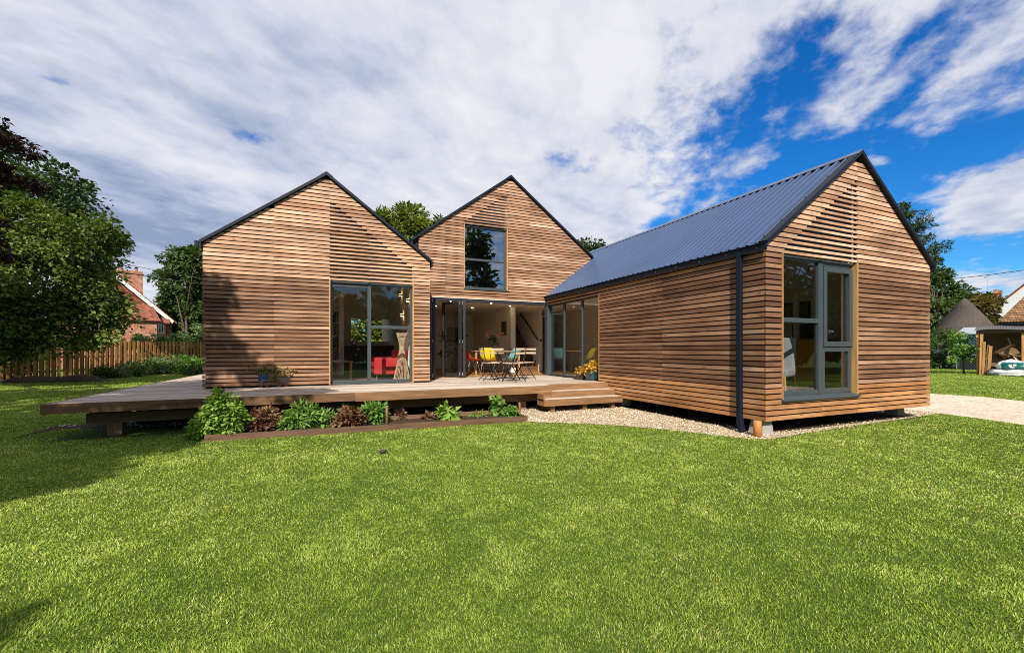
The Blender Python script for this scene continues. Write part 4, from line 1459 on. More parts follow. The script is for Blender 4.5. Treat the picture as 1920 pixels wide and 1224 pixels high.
for (u0, v0, u1, v1) in ((-160, 215, 80, 292), (-160, 318, 100, 360), (-150, 400, 10, 490)):
    br.tube([Vector((-8.0, 1.0, 6.4)) - cb, at(u0, v0, 5.9) - cb, at((u0 + u1) / 2, (v0 + v1) / 2 - 8, 6.2) - cb, at(u1, v1, 6.6) - cb], [0.07, 0.03, 0.018, 0.004], 6)
br.build('branch', BARK, bt, True)
# beyond the fence and behind the house
tree('hedgerow_tree', 'green field tree beyond the fence left of the timber house', 'tree', (*gp(345, 684), 0),
     [lobe(352, 540, 42, 2.2, 2.8), lobe(318, 520, 42, 1.0, 1.1), lobe(385, 500, 42, 2.0), lobe(350, 610, 42, 1.9, 2.0), lobe(395, 610, 42, 2.4), lobe(308, 482, 42, 0.7, 0.3), lobe(340, 480, 42, 1.0, 0.6), lobe(372, 480, 42, 1.0, 0.7), lobe(365, 650, 40, 1.9, 1.2), lobe(325, 590, 42, 1.2, 1.3), lobe(350, 570, 42, 1.9, 1.6), lobe(330, 640, 41, 1.5, 1.2)],
     290, 26000, 0.7, 0.34, L_MID, 0.2, 41, None, 0.7, 0.4, 4)
tree('chestnut_tree', 'yellow green chestnut crown showing between the two front gables', 'tree', (*gp(755, 692), 0),
     [lobe(755, 440, 31, 1.9, 1.9), lobe(725, 425, 31, 1.0, 1.0), lobe(785, 440, 31, 1.2, 1.2), lobe(760, 410, 31, 0.8, 0.5), lobe(760, 510, 31, 2.6, 2.0), lobe(820, 425, 31, 0.6, 0.5)],
     150, 9500, 0.6, 0.42, L_CHEST, 0.3, 43, None, 0.5, 0.6)
tree('round_tree', 'low dark tree crown just above the roof of the wing', 'tree', (*gp(1100, 685), 0),
     [lobe(1105, 470, 44, 1.6, 0.9), lobe(1080, 480, 44, 1.4, 1.2), lobe(1130, 478, 44, 1.0, 0.8), lobe(1100, 520, 44, 3.0, 2.4)], 90, 6500, 0.6, 0.34, L_DARK, 0.3, 45, None, 0.7, 0.6)
tree('pine_tree', 'open layered pine rising behind the right gable', 'tree', (*gp(1690, 688), 0),
     [lobe(1690, 400, 36, 1.1, 0.7), lobe(1720, 425, 36, 1.0, 0.6), lobe(1735, 455, 36, 1.1, 0.55), lobe(1765, 465, 36, 0.8, 0.35), lobe(1720, 480, 36, 1.2, 0.5), lobe(1750, 492, 36, 0.6, 0.3), lobe(1700, 520, 36, 1.3, 0.7), lobe(1680, 450, 36, 1.5, 1.0), lobe(1640, 420, 36, 1.6, 1.6)],
     95, 9000, 0.45, 0.26, L_PINE, 0.22, 47, None, 0.35, 0.4, 20)
tree('ash_tree', 'dense green tree beside the right end of the timber wing', 'tree', (*gp(1755, 686), 0),
     [lobe(1752, 540, 38, 1.6, 1.9), lobe(1778, 570, 38, 1.3, 1.2), lobe(1795, 545, 39, 0.9, 0.8), lobe(1740, 600, 37, 2.2, 1.8), lobe(1730, 520, 38, 1.0, 1.0)],
     130, 8500, 0.55, 0.30, L_MID, 0.22, 49, None, 0.7, 0.55)
tree('autumn_tree', 'dark round tree with orange leaves behind the thatched roof', 'tree', (*gp(1825, 682), 0),
     [lobe(1825, 580, 45, 1.9, 1.9), lobe(1800, 575, 45, 1.2, 1.0), lobe(1845, 575, 45, 1.1, 1.1), lobe(1830, 620, 45, 2.6, 1.6)], 120, 6500, 0.6, 0.34, L_ORANGE, 0.22, 51, None, 0.7, 0.6)
# unseen trees behind the viewpoint, most added to darken what the window panes mirror
for k, (x, y, h, w, mt) in enumerate(((13.5, -17, 12, 3.0, L_DARK), (5, -22, 9, 4.5, L_MID), (-3.5, -20, 10, 4.5, L_DARK), (21, -13, 8.5, 4.2, L_MID), (29, -11, 9.5, 4.5, L_DARK), (37, -8, 10, 5, L_DARK), (46, -4, 10, 5, L_MID), (-14, -16, 11, 5, L_DARK), (-24, -2, 10, 5, L_MID), (-26, 12, 10, 5, L_MID))):
    lb = [(x, y, h * 0.55, w, w, h * 0.36), (x + w * 0.5, y + 1, h * 0.36, w * 0.9, w * 0.8, h * 0.3), (x - w * 0.6, y, h * 0.33, w * 0.9, w * 0.8, h * 0.3)]
    if k == 0:
        lb = [(x, y, h * (0.18 + 0.16 * i), w * (1.15 - 0.21 * i), w * (1.15 - 0.21 * i), h * 0.11) for i in range(6)]
    tree('garden_tree', 'tall %s tree behind the viewpoint, put in for the window reflections' % ('conifer' if k == 0 else 'broadleaf'), 'tree', (x, y, 0), lb, 110, 6500, 0.95, 0.55, mt, 0.25, 60 + k, 'trees mirrored in the windows', 0.75, 0.5, 6)
bush('sunlit_hedge', 'sunlit yellow green hedge seen through the rear window of the left room', 'hedge', (2.2, 26, 0), [(x * 1.3, 0, 2.4, 1.3, 0.8, 2.6) for x in range(-3, 4)], 220, 15000, 0.5, 0.30, L_CHEST, 71)

# ================================================================ fence, soil, border plants
FA, FB = at(-190, HOR, 15.2), at(400, HOR, 27.5)
FA.z = FB.z = 0
fd_ = (FB - FA)
FLEN = fd_.length
FM = Matrix.Translation(FA) @ Matrix.Rotation(math.atan2(fd_.y, fd_.x), 4, 'Z')
fence = thing('timber_fence', 'golden brown hit and miss timber fence behind the left lawn', 'fence', FA, math.atan2(fd_.y, fd_.x))
pn = MB()
rnd = random.Random(8)
x = 0.0
while x < FLEN:
    pn.box((x, -0.03, 0.06), (x + 0.115, -0.008, 1.80 + rnd.uniform(-0.03, 0.02)), 0, rnd.random())
    if rnd.random() > 0.04:
        pn.box((x + 0.095, 0.055, 0.06), (x + 0.222, 0.075, 1.78 + rnd.uniform(-0.02, 0.02)), 0, rnd.random() * 0.25)
    x += 0.215
pn.build('boards', FENCEW, fence)
for z in (0.35, 1.0, 1.6):
    r_ = MB()
    r_.box((0, -0.006, z - 0.04), (FLEN, 0.05, z + 0.04), 0, 0.3)
    r_.build('rail', FENCEW, fence)
x = 0.1
while x < FLEN:
    p_ = MB()
    p_.box((x, 0.0, 0), (x + 0.1, 0.10, 1.86), 0, 0.2)
    p_.build('post', FENCEW, fence)
    x += 2.4


def mound(name, label, cat, u0, u1, v, d, h, wid, seed, mat=SOIL):
    a, b_ = at(u0, HOR, d), at(u1, HOR, d * 1.06)
    a.z = b_.z = 0
    ax = b_ - a
    n = Vector((-ax.y, ax.x, 0)).normalized()
    rng = np.random.default_rng(seed)
    rows = []
    NX, NY = 46, 14
    ph = rng.uniform(0, 6.28, 4)
    for j in range(NY + 1):
        t = j / NY * 2 - 1
        r_ = []
        for i in range(NX + 1):
            s = i / NX
            hh = h * (0.65 + 0.22 * math.sin(s * 9 + ph[0]) + 0.2 * math.sin(s * 21 + ph[1])) * max(0, 1 - t * t) ** 0.9 * min(1, s * 8, (1 - s) * 8)
            hh += rng.normal(0, 0.012) if abs(t) < 0.95 else -0.03
            r_.append(a + ax * s + n * t * wid * (0.8 + 0.2 * math.sin(s * 13 + ph[2])) + Vector((0, 0, hh)) - Vector((0, 0, 0)))
        rows.append(r_)
    mb = MB()
    mb.grid(rows)
    return tag(mb.build(name, mat, None, True), label, cat)


mound('soil_mound', 'low mounds of dark soil heaped along the foot of the fence', 'soil', -190, 205, 0, 17.0, 0.30, 0.9, 3)
tag(mound('flower_bed', 'flat bed of bare brown soil under the fence shrubs', 'flower bed', 215, 400, 0, 22.3, 0.10, 0.8, 4), None)
shr = [('hosta_plant', 'pale broad leaved clump at the left end of the fence border', 245, 697, 21.0, 0.55, 0.36, L_HOSTA, 0.24, 260),
       ('border_shrub', 'dark low shrub beside the soil mound', 192, 700, 19.5, 0.42, 0.30, L_MID, 0.14, 420),
       ('border_shrub', 'small mid green bush in front of the fence border', 222, 703, 20.0, 0.40, 0.24, L_HOSTA, 0.12, 420),
       ('border_shrub', 'spreading shrub with pale mottled leaves by the fence', 292, 692, 23.0, 0.85, 0.50, L_HOSTA, 0.17, 900),
       ('daylily_plant', 'tall yellow green clump beside the corner of the timber house', 350, 688, 23.5, 1.05, 0.62, L_LEAFY, 0.22, 1300),
       ('climbing_plant', 'leafy climber on the fence near the house corner', 330, 684, 24.5, 1.0, 0.75, L_HOSTA, 0.14, 800),
       ('rose_bush', 'thin dark bush against the fence boards', 275, 690, 23.5, 0.5, 0.75, L_DARK, 0.12, 420),
       ('border_shrub', 'low green mound near the deck end', 368, 694, 22.5, 0.7, 0.36, L_MID, 0.14, 520)]
for k, (nm, lb, u, v, d, r, h, mt, sz, n) in enumerate(shr):
    p = at(u, HOR, d)
    bush(nm, lb, 'plant', (p.x, p.y, 0.0), [(0, 0, h * 0.8, r * 1.15, r * 0.8, h * 0.8), (r * 0.4, 0, h * 0.6, r * 0.7, r * 0.6, h * 0.6)], 30, int(n * 1.4), 0.2, sz, mt, 100 + k, 'plants along the fence', 0.5, 0.4)
bushy = at(335, HOR, 30)
bush('ivy_hedge', 'pale flecked ivy hedge showing over the top of the fence', 'hedge', (bushy.x, bushy.y, 0), [(0, 0, 1.9, 2.6, 0.7, 0.75), (-1.5, 0, 1.7, 1.4, 0.7, 0.6), (2.0, 0, 2.2, 1.6, 0.7, 0.9)], 90, 5000, 0.35, 0.17, L_HOSTA, 131)

# ================================================================ planting bed in front of the deck
bed = thing('planting_bed', 'timber edged vegetable bed of dark soil along the deck', 'planting bed', (0, 0, 0))
so = MB()
so.hexa([(-1.62, 7.38, -0.02), (3.33, 7.12, -0.02), (3.34, 7.84, -0.02), (-1.6, 7.95, -0.02), (-1.62, 7.38, 0.045), (3.33, 7.12, 0.045), (3.34, 7.84, 0.06), (-1.6, 7.95, 0.06)])
so.build('soil', SOIL, bed)
for a, b_, zz in (((-1.64, 7.36), (0.9, 7.225), 0.095), ((0.9, 7.225), (3.35, 7.095), 0.10), ((3.35, 7.10), (3.36, 7.86), 0.10), ((0.9, 7.9), (3.36, 7.86), 0.13)):
    e_ = MB()
    e_.bar((a[0], a[1], zz / 2 - 0.01), (b_[0], b_[1], zz / 2 - 0.01), 0.035, zz + 0.02, 0, random.random())
    e_.build('edging_board', EDGEW, bed)
for x, y, h, lbl in ((*gp(725, 800), 0.34, 'short round stake at the front of the bed by the red lettuce'), (*gp(974, 783), 0.30, 'short round stake at the right corner of the planting bed'), (*gp(717, 779), 0.30, 'flat wooden stake against the deck behind the bed')):
    s_ = MB()
    s_.tube([(0, 0, -0.05), (0.004, 0, h * 0.6), (0.0, 0.003, h)], [0.021, 0.021, 0.020], 10)
    tag(s_.build('wooden_stake', FASC, None, True, loc=(x, y, 0)), lbl, 'stake', 'stakes in the planting bed')


def bedplant(name, label, u, v, lobes, nclump, n, cr, size, mat, seed, aspect=0.55, d=None, **k):
    x, y = gp(u, v, 0.04)
    lobes = [tuple(q * 0.79 for q in l) for l in lobes]
    return bush(name, label, 'plant', (x, y, 0.04), lobes, nclump, n, cr, size, mat, seed, 'plants in the vegetable bed', aspect, **k)


bedplant('lettuce_plant', 'tallest bright green leafy plant at the left end of the bed', 415, 816,
         [(0, 0, 0.24, 0.42, 0.30, 0.24), (0.02, 0, 0.46, 0.30, 0.24, 0.24), (0.05, 0, 0.68, 0.15, 0.13, 0.17), (-0.33, 0, 0.16, 0.14, 0.14, 0.16)], 110, 2900, 0.085, 0.075, L_LETT, 201, 0.75, shell=0.55)
bedplant('red_lettuce', 'dark red lettuce between two bright green plants', 492, 806, [(0, 0, 0.17, 0.30, 0.24, 0.19), (0.1, 0, 0.27, 0.16, 0.16, 0.12)], 60, 1100, 0.09, 0.085, L_RED, 202, 0.65, shell=0.4)
bedplant('salad_plant', 'feathery green salad plant spreading over the bed edge', 575, 801, [(0, 0, 0.16, 0.44, 0.26, 0.18), (-0.02, 0, 0.32, 0.22, 0.2, 0.13), (-0.3, -0.05, 0.08, 0.2, 0.15, 0.09), (0.36, 0, 0.12, 0.16, 0.16, 0.12)], 80, 1250, 0.09, 0.125, L_LEAFY, 203, 0.34, shell=0.35)
bedplant('red_lettuce', 'bronze red lettuce spilling over the bed edge by the stake', 655, 800, [(0, 0, 0.17, 0.27, 0.22, 0.20), (0, -0.08, 0.06, 0.25, 0.12, 0.09)], 60, 1300, 0.08, 0.075, L_RED, 204, 0.7, shell=0.5)
bedplant('salad_plant', 'upright green leaf plant beside the bronze red lettuce', 700, 794, [(0, 0, 0.18, 0.23, 0.22, 0.20), (0.02, 0, 0.3, 0.18, 0.16, 0.12)], 55, 900, 0.08, 0.10, L_LEAFY, 205, 0.5, shell=0.4)
bedplant('salad_plant', 'small dark green plant behind the bronze red lettuce', 650, 788, [(0, 0, 0.30, 0.14, 0.12, 0.08)], 20, 260, 0.06, 0.08, L_LEAFY, 206, 0.5)
bedplant('seedling', 'small red seedling near the middle of the bed', 752, 788, [(0, 0, 0.09, 0.13, 0.1, 0.09)], 16, 130, 0.05, 0.07, L_RED, 207, 0.6)
bedplant('seedling', 'low coppery seedling beside the pale lettuce', 805, 787, [(0, 0, 0.07, 0.14, 0.1, 0.07)], 16, 150, 0.05, 0.07, L_RED, 208, 0.7)
bedplant('cos_lettuce', 'pale green broad leaved lettuce in the middle of the bare soil', 845, 787, [(0, 0, 0.10, 0.20, 0.14, 0.09), (-0.04, 0, 0.2, 0.10, 0.1, 0.10)], 24, 110, 0.07, 0.15, L_LETT, 209, 0.62, shell=0.3, stems=5)
bedplant('seedling', 'sparse green seedlings near the bean plant', 895, 782, [(0, 0, 0.05, 0.28, 0.1, 0.05)], 14, 90, 0.05, 0.06, L_LETT, 210, 0.6)
bedplant('bean_plant', 'bean plant climbing a thin cane at the right end of the bed', 938, 778, [(0, 0, 0.14, 0.16, 0.12, 0.12), (0.0, 0, 0.33, 0.12, 0.1, 0.12), (-0.06, 0, 0.22, 0.14, 0.1, 0.1)], 24, 130, 0.07, 0.12, L_LEAFY, 211, 0.85)
bedplant('parsley_plant', 'dense curly green plant beside the right hand stake', 957, 781, [(0, 0, 0.11, 0.16, 0.13, 0.13)], 40, 620, 0.06, 0.055, L_LEAFY, 212, 0.8, shell=0.5)
cn = MB()
cn.tube([(0, 0, 0), (0.008, 0, 0.48)], 0.006, 6)
tag(cn.build('bean_cane', FASC, None, loc=(*gp(939, 780, 0.04), 0.04)), 'thin bamboo cane held by the bean plant', 'cane')
stn = MB()
stn.lathe([(0.0, 0.0), (0.035, 0.004), (0.045, 0.02), (0.03, 0.038), (0.0, 0.042)], (0, 0, 0), 10, sx=1.2, sy=0.8)
tag(stn.build('stone', plain('dark_stone', (0.05, 0.035, 0.03), 0.8), None, True, loc=(*gp(718, 851), 0.02)), 'small dark stone lying alone on the lawn', 'stone')


# ================================================================ pots on the deck
def pot(name, label, loc, prof, mat, lobes, n, size, leafm, seed, feet=True, flowers=0, fl_lobes=None, group='flower pots on the deck', nclump=40, cr=0.06, aspect=0.7, fm=None):
    t = thing(name, label, 'flower pot', loc, 0, group)
    dz = 0.04 if feet else 0.0
    mb = MB()
    mb.lathe([(r, z + dz) for r, z in prof], (0, 0, 0), 28)
    mb.build('pot_body', mat, t, True)
    top = prof[-3][1] + dz
    s_ = MB()
    s_.lathe([(prof[-1][0], top - 0.05), (0.0, top - 0.04)], (0, 0, 0), 16)
    s_.build('potting_soil', SOIL, t)
    rng = np.random.default_rng(seed)
    crown_cards('foliage', rng, [(l[0], l[1], l[2] + top, *l[3:]) for l in lobes], nclump, n, cr, size, leafm, t, aspect, 0.15, 0.35)
    if flowers:
        crown_cards('flowers', rng, [(l[0], l[1], l[2] + top, *l[3:]) for l in (fl_lobes or lobes)], 14, flowers, 0.03, size * 0.9, fm or L_FLOW, t, 0.9, 0.0, 0.9)
    if feet:
        r = prof[0][0] * 0.95
        for a in (-2.3, -0.85, 1.57):
            f_ = MB()
            f_.lathe([(0.0, 0.0), (0.042, 0.0), (0.045, 0.02), (0.03, 0.042), (0.0, 0.042)], (r * math.cos(a), r * math.sin(a), 0), 10, sx=1.0, sy=0.8)
            f_.build('pot_foot', TERRA, t, True)
    return t


BLUEG = plain('blue_glaze', (0.005, 0.042, 0.125), 0.08, 0, 0.25, 5, 0, 0.6, 0.6)
GREENG = plain('dark_green_glaze', (0.012, 0.05, 0.062), 0.12, 0, 0.2, 5, 0, 0.6, 0.5)
BROWNP = plain('grey_brown_stoneware', (0.11, 0.085, 0.065), 0.7, 0, 0.2, 8, 0.3)
pot('flower_pot', 'round glossy blue glazed pot with trailing plants on terracotta feet', (*gp(496, 725, 0.55), 0.55),
    [(0.085, 0.0), (0.13, 0.04), (0.165, 0.11), (0.165, 0.17), (0.155, 0.20), (0.165, 0.21), (0.165, 0.222), (0.145, 0.222), (0.14, 0.19)], BLUEG,
    [(0, 0, 0.08, 0.22, 0.16, 0.10), (-0.2, 0, 0.13, 0.09, 0.09, 0.13)], 900, 0.06, L_POT, 301, True, 40, [(-0.24, 0, 0.22, 0.04, 0.05, 0.08), (0.15, -0.05, 0.1, 0.1, 0.1, 0.1)])
pot('flower_pot', 'tilted grey brown pot of red and yellow flowers beside the blue pot', (*gp(531, 724, 0.55), 0.55),
    [(0.10, 0.0), (0.15, 0.03), (0.18, 0.10), (0.185, 0.16), (0.17, 0.165), (0.165, 0.13)], BROWNP,
    [(0, 0, 0.11, 0.26, 0.16, 0.11), (-0.16, -0.05, 0.0, 0.10, 0.08, 0.10)], 800, 0.06, L_POT, 302, True, 130, [(0.05, -0.03, 0.15, 0.27, 0.14, 0.11), (-0.18, -0.08, 0.02, 0.06, 0.06, 0.1)])
gpos = gp(1110, 713, 0.55)
pot('flower_pot', 'dark green glazed pot of yellow and orange coleus at the glazing corner', (*gpos, 0.55),
    [(0.13, 0.0), (0.15, 0.02), (0.175, 0.10), (0.19, 0.19), (0.205, 0.20), (0.205, 0.222), (0.18, 0.222), (0.17, 0.18)], GREENG,
    [(0, 0, 0.08, 0.20, 0.16, 0.10), (-0.16, -0.05, 0.05, 0.11, 0.1, 0.07), (0.05, 0, 0.16, 0.11, 0.1, 0.06)], 560, 0.085, L_YEL, 303, False, 0, None, nclump=50, aspect=0.8)
pot('flower_pot', 'small brown pot half hidden behind the dark green coleus pot', (gpos[0] - 0.12, gpos[1] + 0.34, 0.55),
    [(0.09, 0.0), (0.11, 0.04), (0.13, 0.15), (0.14, 0.16), (0.12, 0.16), (0.11, 0.13)], BROWNP, [(0, 0, 0.05, 0.12, 0.12, 0.08)], 160, 0.07, L_YEL, 304, False)


# ================================================================ garden furniture
def bistro_chair(label, x, y, rz):
    t = thing('bistro_chair', label, 'chair', (x, y, 0.55), rz, 'folding bistro chairs on the deck')
    for s in (-1, 1):
        a = MB()
        X = s * 0.195
        a.tube([(X, -0.20, 0.0), (X, -0.19, 0.02), (X, 0.13, 0.43), (X, 0.20, 0.62), (X, 0.225, 0.83)], 0.0105, 6)
        a.build('long_leg', BLACKM, t, True)
        X2 = s * 0.175
        b_ = MB()
        b_.tube([(X2, 0.235, 0.0), (X2, 0.225, 0.02), (X2, -0.17, 0.435)], 0.0105, 6)
        b_.build('short_leg', BLACKM, t, True)
    c = MB()
    for p in ((-0.195, -0.10, 0.13), (0.0, 0, 0)):
        pass
    c.tube([(-0.195, -0.105, 0.12), (0.195, -0.105, 0.12)], 0.007, 6)
    c.tube([(-0.175, 0.14, 0.11), (0.175, 0.14, 0.11)], 0.007, 6)
    c.tube([(-0.195, -0.17, 0.435), (0.195, -0.17, 0.435)], 0.008, 6)
    c.build('cross_bar', BLACKM, t, True)
    q = MB()
    for i in range(6):
        y0 = -0.19 + i * 0.06
        q.box((-0.20, y0, 0.438), (0.20, y0 + 0.048, 0.455), 0, random.random())
    q.build('seat', SLATW, t)
    for z, yy in ((0.79, 0.222), (0.69, 0.212)):
        r = MB()
        r.box((-0.215, yy - 0.020, z - 0.024), (0.215, yy - 0.010, z + 0.024), 0, random.random())
        r.build('back_slat', SLATW, t)
    return t


bistro_chair('folding slatted bistro chair at the left of the outdoor table, facing right', 3.70, 10.02, math.radians(88))
bistro_chair('folding slatted bistro chair behind the outdoor table, facing the lawn', 4.24, 10.66, math.radians(8))
bistro_chair('folding slatted bistro chair nearest the lawn, its back turned to it', 4.13, 9.50, math.radians(206))
bistro_chair('folding slatted bistro chair at the right of the outdoor table', 4.69, 10.08, math.radians(-68))

t = thing('bistro_table', 'small round dark folding table among the slatted chairs', 'table', (4.17, 10.0, 0.55), 0.3)
m_ = MB()
m_.lathe([(0.0, 0.695), (0.29, 0.695), (0.30, 0.705), (0.30, 0.715), (0.29, 0.72), (0.0, 0.72)], (0, 0, 0), 28)
m_.build('table_top', plain('grey_table_top', (0.06, 0.062, 0.066), 0.3), t, False)
for s in (-1, 1):
    for d_ in (-1, 1):
        m_ = MB()
        m_.tube([(d_ * 0.30, s * 0.15, 0.0), (d_ * 0.285, s * 0.15, 0.02), (-d_ * 0.2, s * (0.15 if d_ > 0 else 0.13), 0.695)], 0.011, 6)
        m_.build('leg', BLACKM, t, True)
m_ = MB()
m_.tube([(0.2, -0.15, 0.14), (0.2, 0.15, 0.14)], 0.008, 6)
m_.tube([(-0.2, -0.15, 0.14), (-0.2, 0.15, 0.14)], 0.008, 6)
build_each(m_, 'cross_bar', BLACKM, t)


def shell_chair(label, x, y, rz, col):
    t = thing('shell_chair', label, 'chair', (x, y, 0.55), rz, 'moulded shell chairs at the dining table')
    prof = [(0.30, 0.83), (0.265, 0.74), (0.22, 0.60), (0.185, 0.50), (0.13, 0.445), (0.02, 0.43), (-0.12, 0.445), (-0.20, 0.45), (-0.235, 0.43)]
    wid = [0.17, 0.215, 0.235, 0.24, 0.24, 0.235, 0.23, 0.22, 0.20]
    lift = [0.0, 0.02, 0.05, 0.07, 0.085, 0.07, 0.045, 0.02, 0.0]
    rows = []
    for (py, pz), w, lf in zip(prof, wid, lift):
        r = []
        for i in range(11):
            q = i / 5 - 1
            r.append(Vector((q * w, py - lf * (q * q) * 0.8, pz + lf * q * q)))
        rows.append(r)
    m = MB()
    m.grid(rows)
    o = m.build('shell', col, t, True)
    sol = o.modifiers.new('solid', 'SOLIDIFY')
    sol.thickness = 0.008
    sb = o.modifiers.new('sub', 'SUBSURF')
    sb.levels = sb.render_levels = 1
    for sx in (-1, 1):
        for sy, yy in ((-1, -0.12), (1, 0.14)):
            l = MB()
            l.tube([(sx * 0.10, yy * 0.5, 0.425), (sx * 0.15, yy, 0.41), (sx * 0.21, yy * 1.7, 0.0)], 0.008, 6)
            l.build('leg', STEEL, t, True)
    return t


shell_chair('bright yellow moulded shell chair just inside the open doors', 4.46, 12.2, math.radians(150), plain('yellow_plastic', (0.72, 0.56, 0.01), 0.35, 0, 0.03))
shell_chair('red moulded shell chair beside the folded glass doors', 4.05, 12.55, math.radians(95), plain('red_plastic', (0.55, 0.07, 0.025), 0.35, 0, 0.03))
shell_chair('pale turquoise moulded shell chair at the right of the dining table', 5.36, 12.55, math.radians(205), plain('turquoise_plastic', (0.20, 0.48, 0.47), 0.35, 0, 0.03))

t = thing('dining_table', 'long oak dining table standing inside the open doors', 'table', (5.0, 13.15, 0.55))
m_ = MB()
m_.box((-0.8, -0.42, 0.715), (0.8, 0.42, 0.745))
m_.build('table_top', OAKW, t, bevel=0.004)
for sx in (-1, 1):
    for sy in (-1, 1):
        m_ = MB()
        m_.box((sx * 0.74 - 0.03, sy * 0.36 - 0.03, 0), (sx * 0.74 + 0.03, sy * 0.36 + 0.03, 0.715))
        m_.build('leg', OAKW, t)
t = thing('flower_vase', 'glass vase of pink and orange lilies on the dining table', 'vase', (4.99, 13.15, 1.295))
m_ = MB()
m_.lathe([(0.0, 0.0), (0.05, 0.0), (0.055, 0.08), (0.065, 0.23), (0.06, 0.23), (0.05, 0.08), (0.0, 0.012)], (0, 0, 0), 16)
m_.build('vase_body', plain('green_vase_glass', (0.12, 0.2, 0.10), 0.1, 0, 0.1, 5, 0, 0.6), t, True)
rng = np.random.default_rng(401)
C = crown_cards('leaves', rng, [(0, 0, 0.32, 0.14, 0.1, 0.12)], 14, 110, 0.06, 0.10, L_DARK, t, 0.3)
crown_cards('lilies', rng, [(-0.12, 0, 0.52, 0.14, 0.1, 0.06), (0.12, 0, 0.54, 0.17, 0.1, 0.05)], 11, 100, 0.045, 0.085, leaf_mat('lily_petal', [(0.62, 0.16, 0.16), (0.66, 0.36, 0.30), (0.62, 0.34, 0.08), (0.68, 0.55, 0.40)], 0.3, tcol=(1.1, 0.9, 0.7)), t, 0.5, 0, 0.9)
m_ = MB()
for k in range(7):
    a = k * 0.9
    m_.tube([(0, 0, 0.02), (0.16 * math.cos(a), 0.08 * math.sin(a), 0.5)], 0.004, 5)
m_.build('stems', plain('green_stem', (0.10, 0.13, 0.04), 0.7), t)


def picture(label, loc, w, h, axis, fcol, col, group=None):
    t = thing('picture_frame', label, 'picture', loc, 0, group)
    f, p = MB(), MB()
    b = 0.035
    for q in ((-w / 2, -h / 2, w / 2, -h / 2 + b), (-w / 2, h / 2 - b, w / 2, h / 2), (-w / 2, -h / 2 + b, -w / 2 + b, h / 2 - b), (w / 2 - b, -h / 2 + b, w / 2, h / 2 - b)):
        if axis == 'X':
            f.box((-0.03, q[0], q[1]), (0.0, q[2], q[3]))
        else:
            f.box((q[0], -0.03, q[1]), (q[2], 0.0, q[3]))
    f.build('frame', fcol, t)
    if axis == 'X':
        p.box((-0.015, -w / 2 + b, -h / 2 + b), (-0.002, w / 2 - b, h / 2 - b))
    else:
        p.box((-w / 2 + b, -0.015, -h / 2 + b), (w / 2 - b, -0.002, h / 2 - b))
    p.build('print', col, t)


picture('narrow dark framed picture on the side of the stair wall', (5.695, 13.95, 2.08), 0.42, 0.50, 'X', DARKW, plain('dark_print', (0.07, 0.06, 0.05), 0.5, 0, 0.6, 9))
picture('framed picture on the far wall of the dining room', (4.95, 17.49, 1.95), 0.8, 0.6, 'Y', BLACKM, plain('grey_print', (0.2, 0.17, 0.14), 0.5, 0, 0.5, 5))
picture('large dark picture on the right wall of the study', (10.53, 6.55, 1.63), 0.75, 0.62, 'X', BLACKM, plain('dark_print', (0.07, 0.06, 0.05), 0.5, 0, 0.6, 9))
picture('wide framed picture hung high on the study wall', (10.53, 6.9, 2.28), 0.8, 0.4, 'X', BLACKM, plain('grey_print', (0.2, 0.17, 0.14), 0.5, 0, 0.5, 5))

# house plant by the far wall
bush('house_plant', 'tall dark house plant in the corner of the dining room', 'plant', (4.1, 14.9, 0.548), [(0, 0, 0.9, 0.35, 0.3, 0.45), (0.1, 0, 1.3, 0.3, 0.25, 0.3)], 18, 70, 0.16, 0.34, L_DARK, 405, None, 0.3)

# ---------------------------------------------------------------- left room
RED = plain('red_wool', (0.50, 0.022, 0.035), 0.85, 0, 0.10, 30)
t = thing('sofa', 'red upholstered sofa behind the tall left window', 'sofa', (1.50, 12.3, 0.55))
for q, nm in (((-0.42, -0.85, 0.14, 0.45, 0.85, 0.30), 'base'), ((-0.44, -0.98, 0.14, 0.40, -0.83, 0.56), 'arm'), ((-0.44, 0.83, 0.14, 0.40, 0.98, 0.56), 'arm'), ((0.22, -0.83, 0.30, 0.45, 0.83, 0.76), 'backrest'), ((-0.44, -0.82, 0.302, 0.21, -0.003, 0.44), 'seat_cushion'), ((-0.44, 0.003, 0.302, 0.21, 0.82, 0.44), 'seat_cushion')):
    m_ = MB()
    m_.box(q[:3], q[3:])
    m_.build(nm, RED, t, False, 0.03)
for x, y in ((-0.37, -0.9), (0.34, -0.9), (-0.37, 0.9), (0.34, 0.9)):
    m_ = MB()
    m_.tube([(x, y, 0), (x, y, 0.14)], 0.017, 8)
    m_.build('leg', STEEL, t)
t = thing('floor_lamp', 'hourglass shaped floor lamp of bundled pale rods in front of the sofa', 'lamp', (1.70, 11.02, 0.55))
m_ = MB()
for k in range(26):
    a = 2 * math.pi * k / 26
    a2 = a + 0.9
    m_.tube([(0.21 * math.cos(a), 0.21 * math.sin(a), 0.0), (0.06 * math.cos(a2), 0.06 * math.sin(a2), 0.78), (0.055 * math.cos(a2), 0.055 * math.sin(a2), 0.86), (0.135 * math.cos(a2 + 0.6), 0.135 * math.sin(a2 + 0.6), 1.2)], 0.006, 5, 0, random.random())
m_.build('rods', SLATW, t)
m_ = MB()
m_.lathe([(0.068, 0.77), (0.068, 0.87), (0.064, 0.87), (0.064, 0.77)], (0, 0, 0), 18)
m_.build('binding', SLATW, t)
m_ = MB()
rows = []
for j in range(9):
    z = 2.0 - j * 0.17
    w = 0.02 + 0.12 * (j / 8) ** 0.7 if j < 7 else 0.06
    rows.append([(1.90 + 0.02 * math.sin(i * 2.0) - w * i / 6, 10.62 + 0.03 * math.sin(i * 2.4), z) for i in range(7)])
m_.grid(rows)
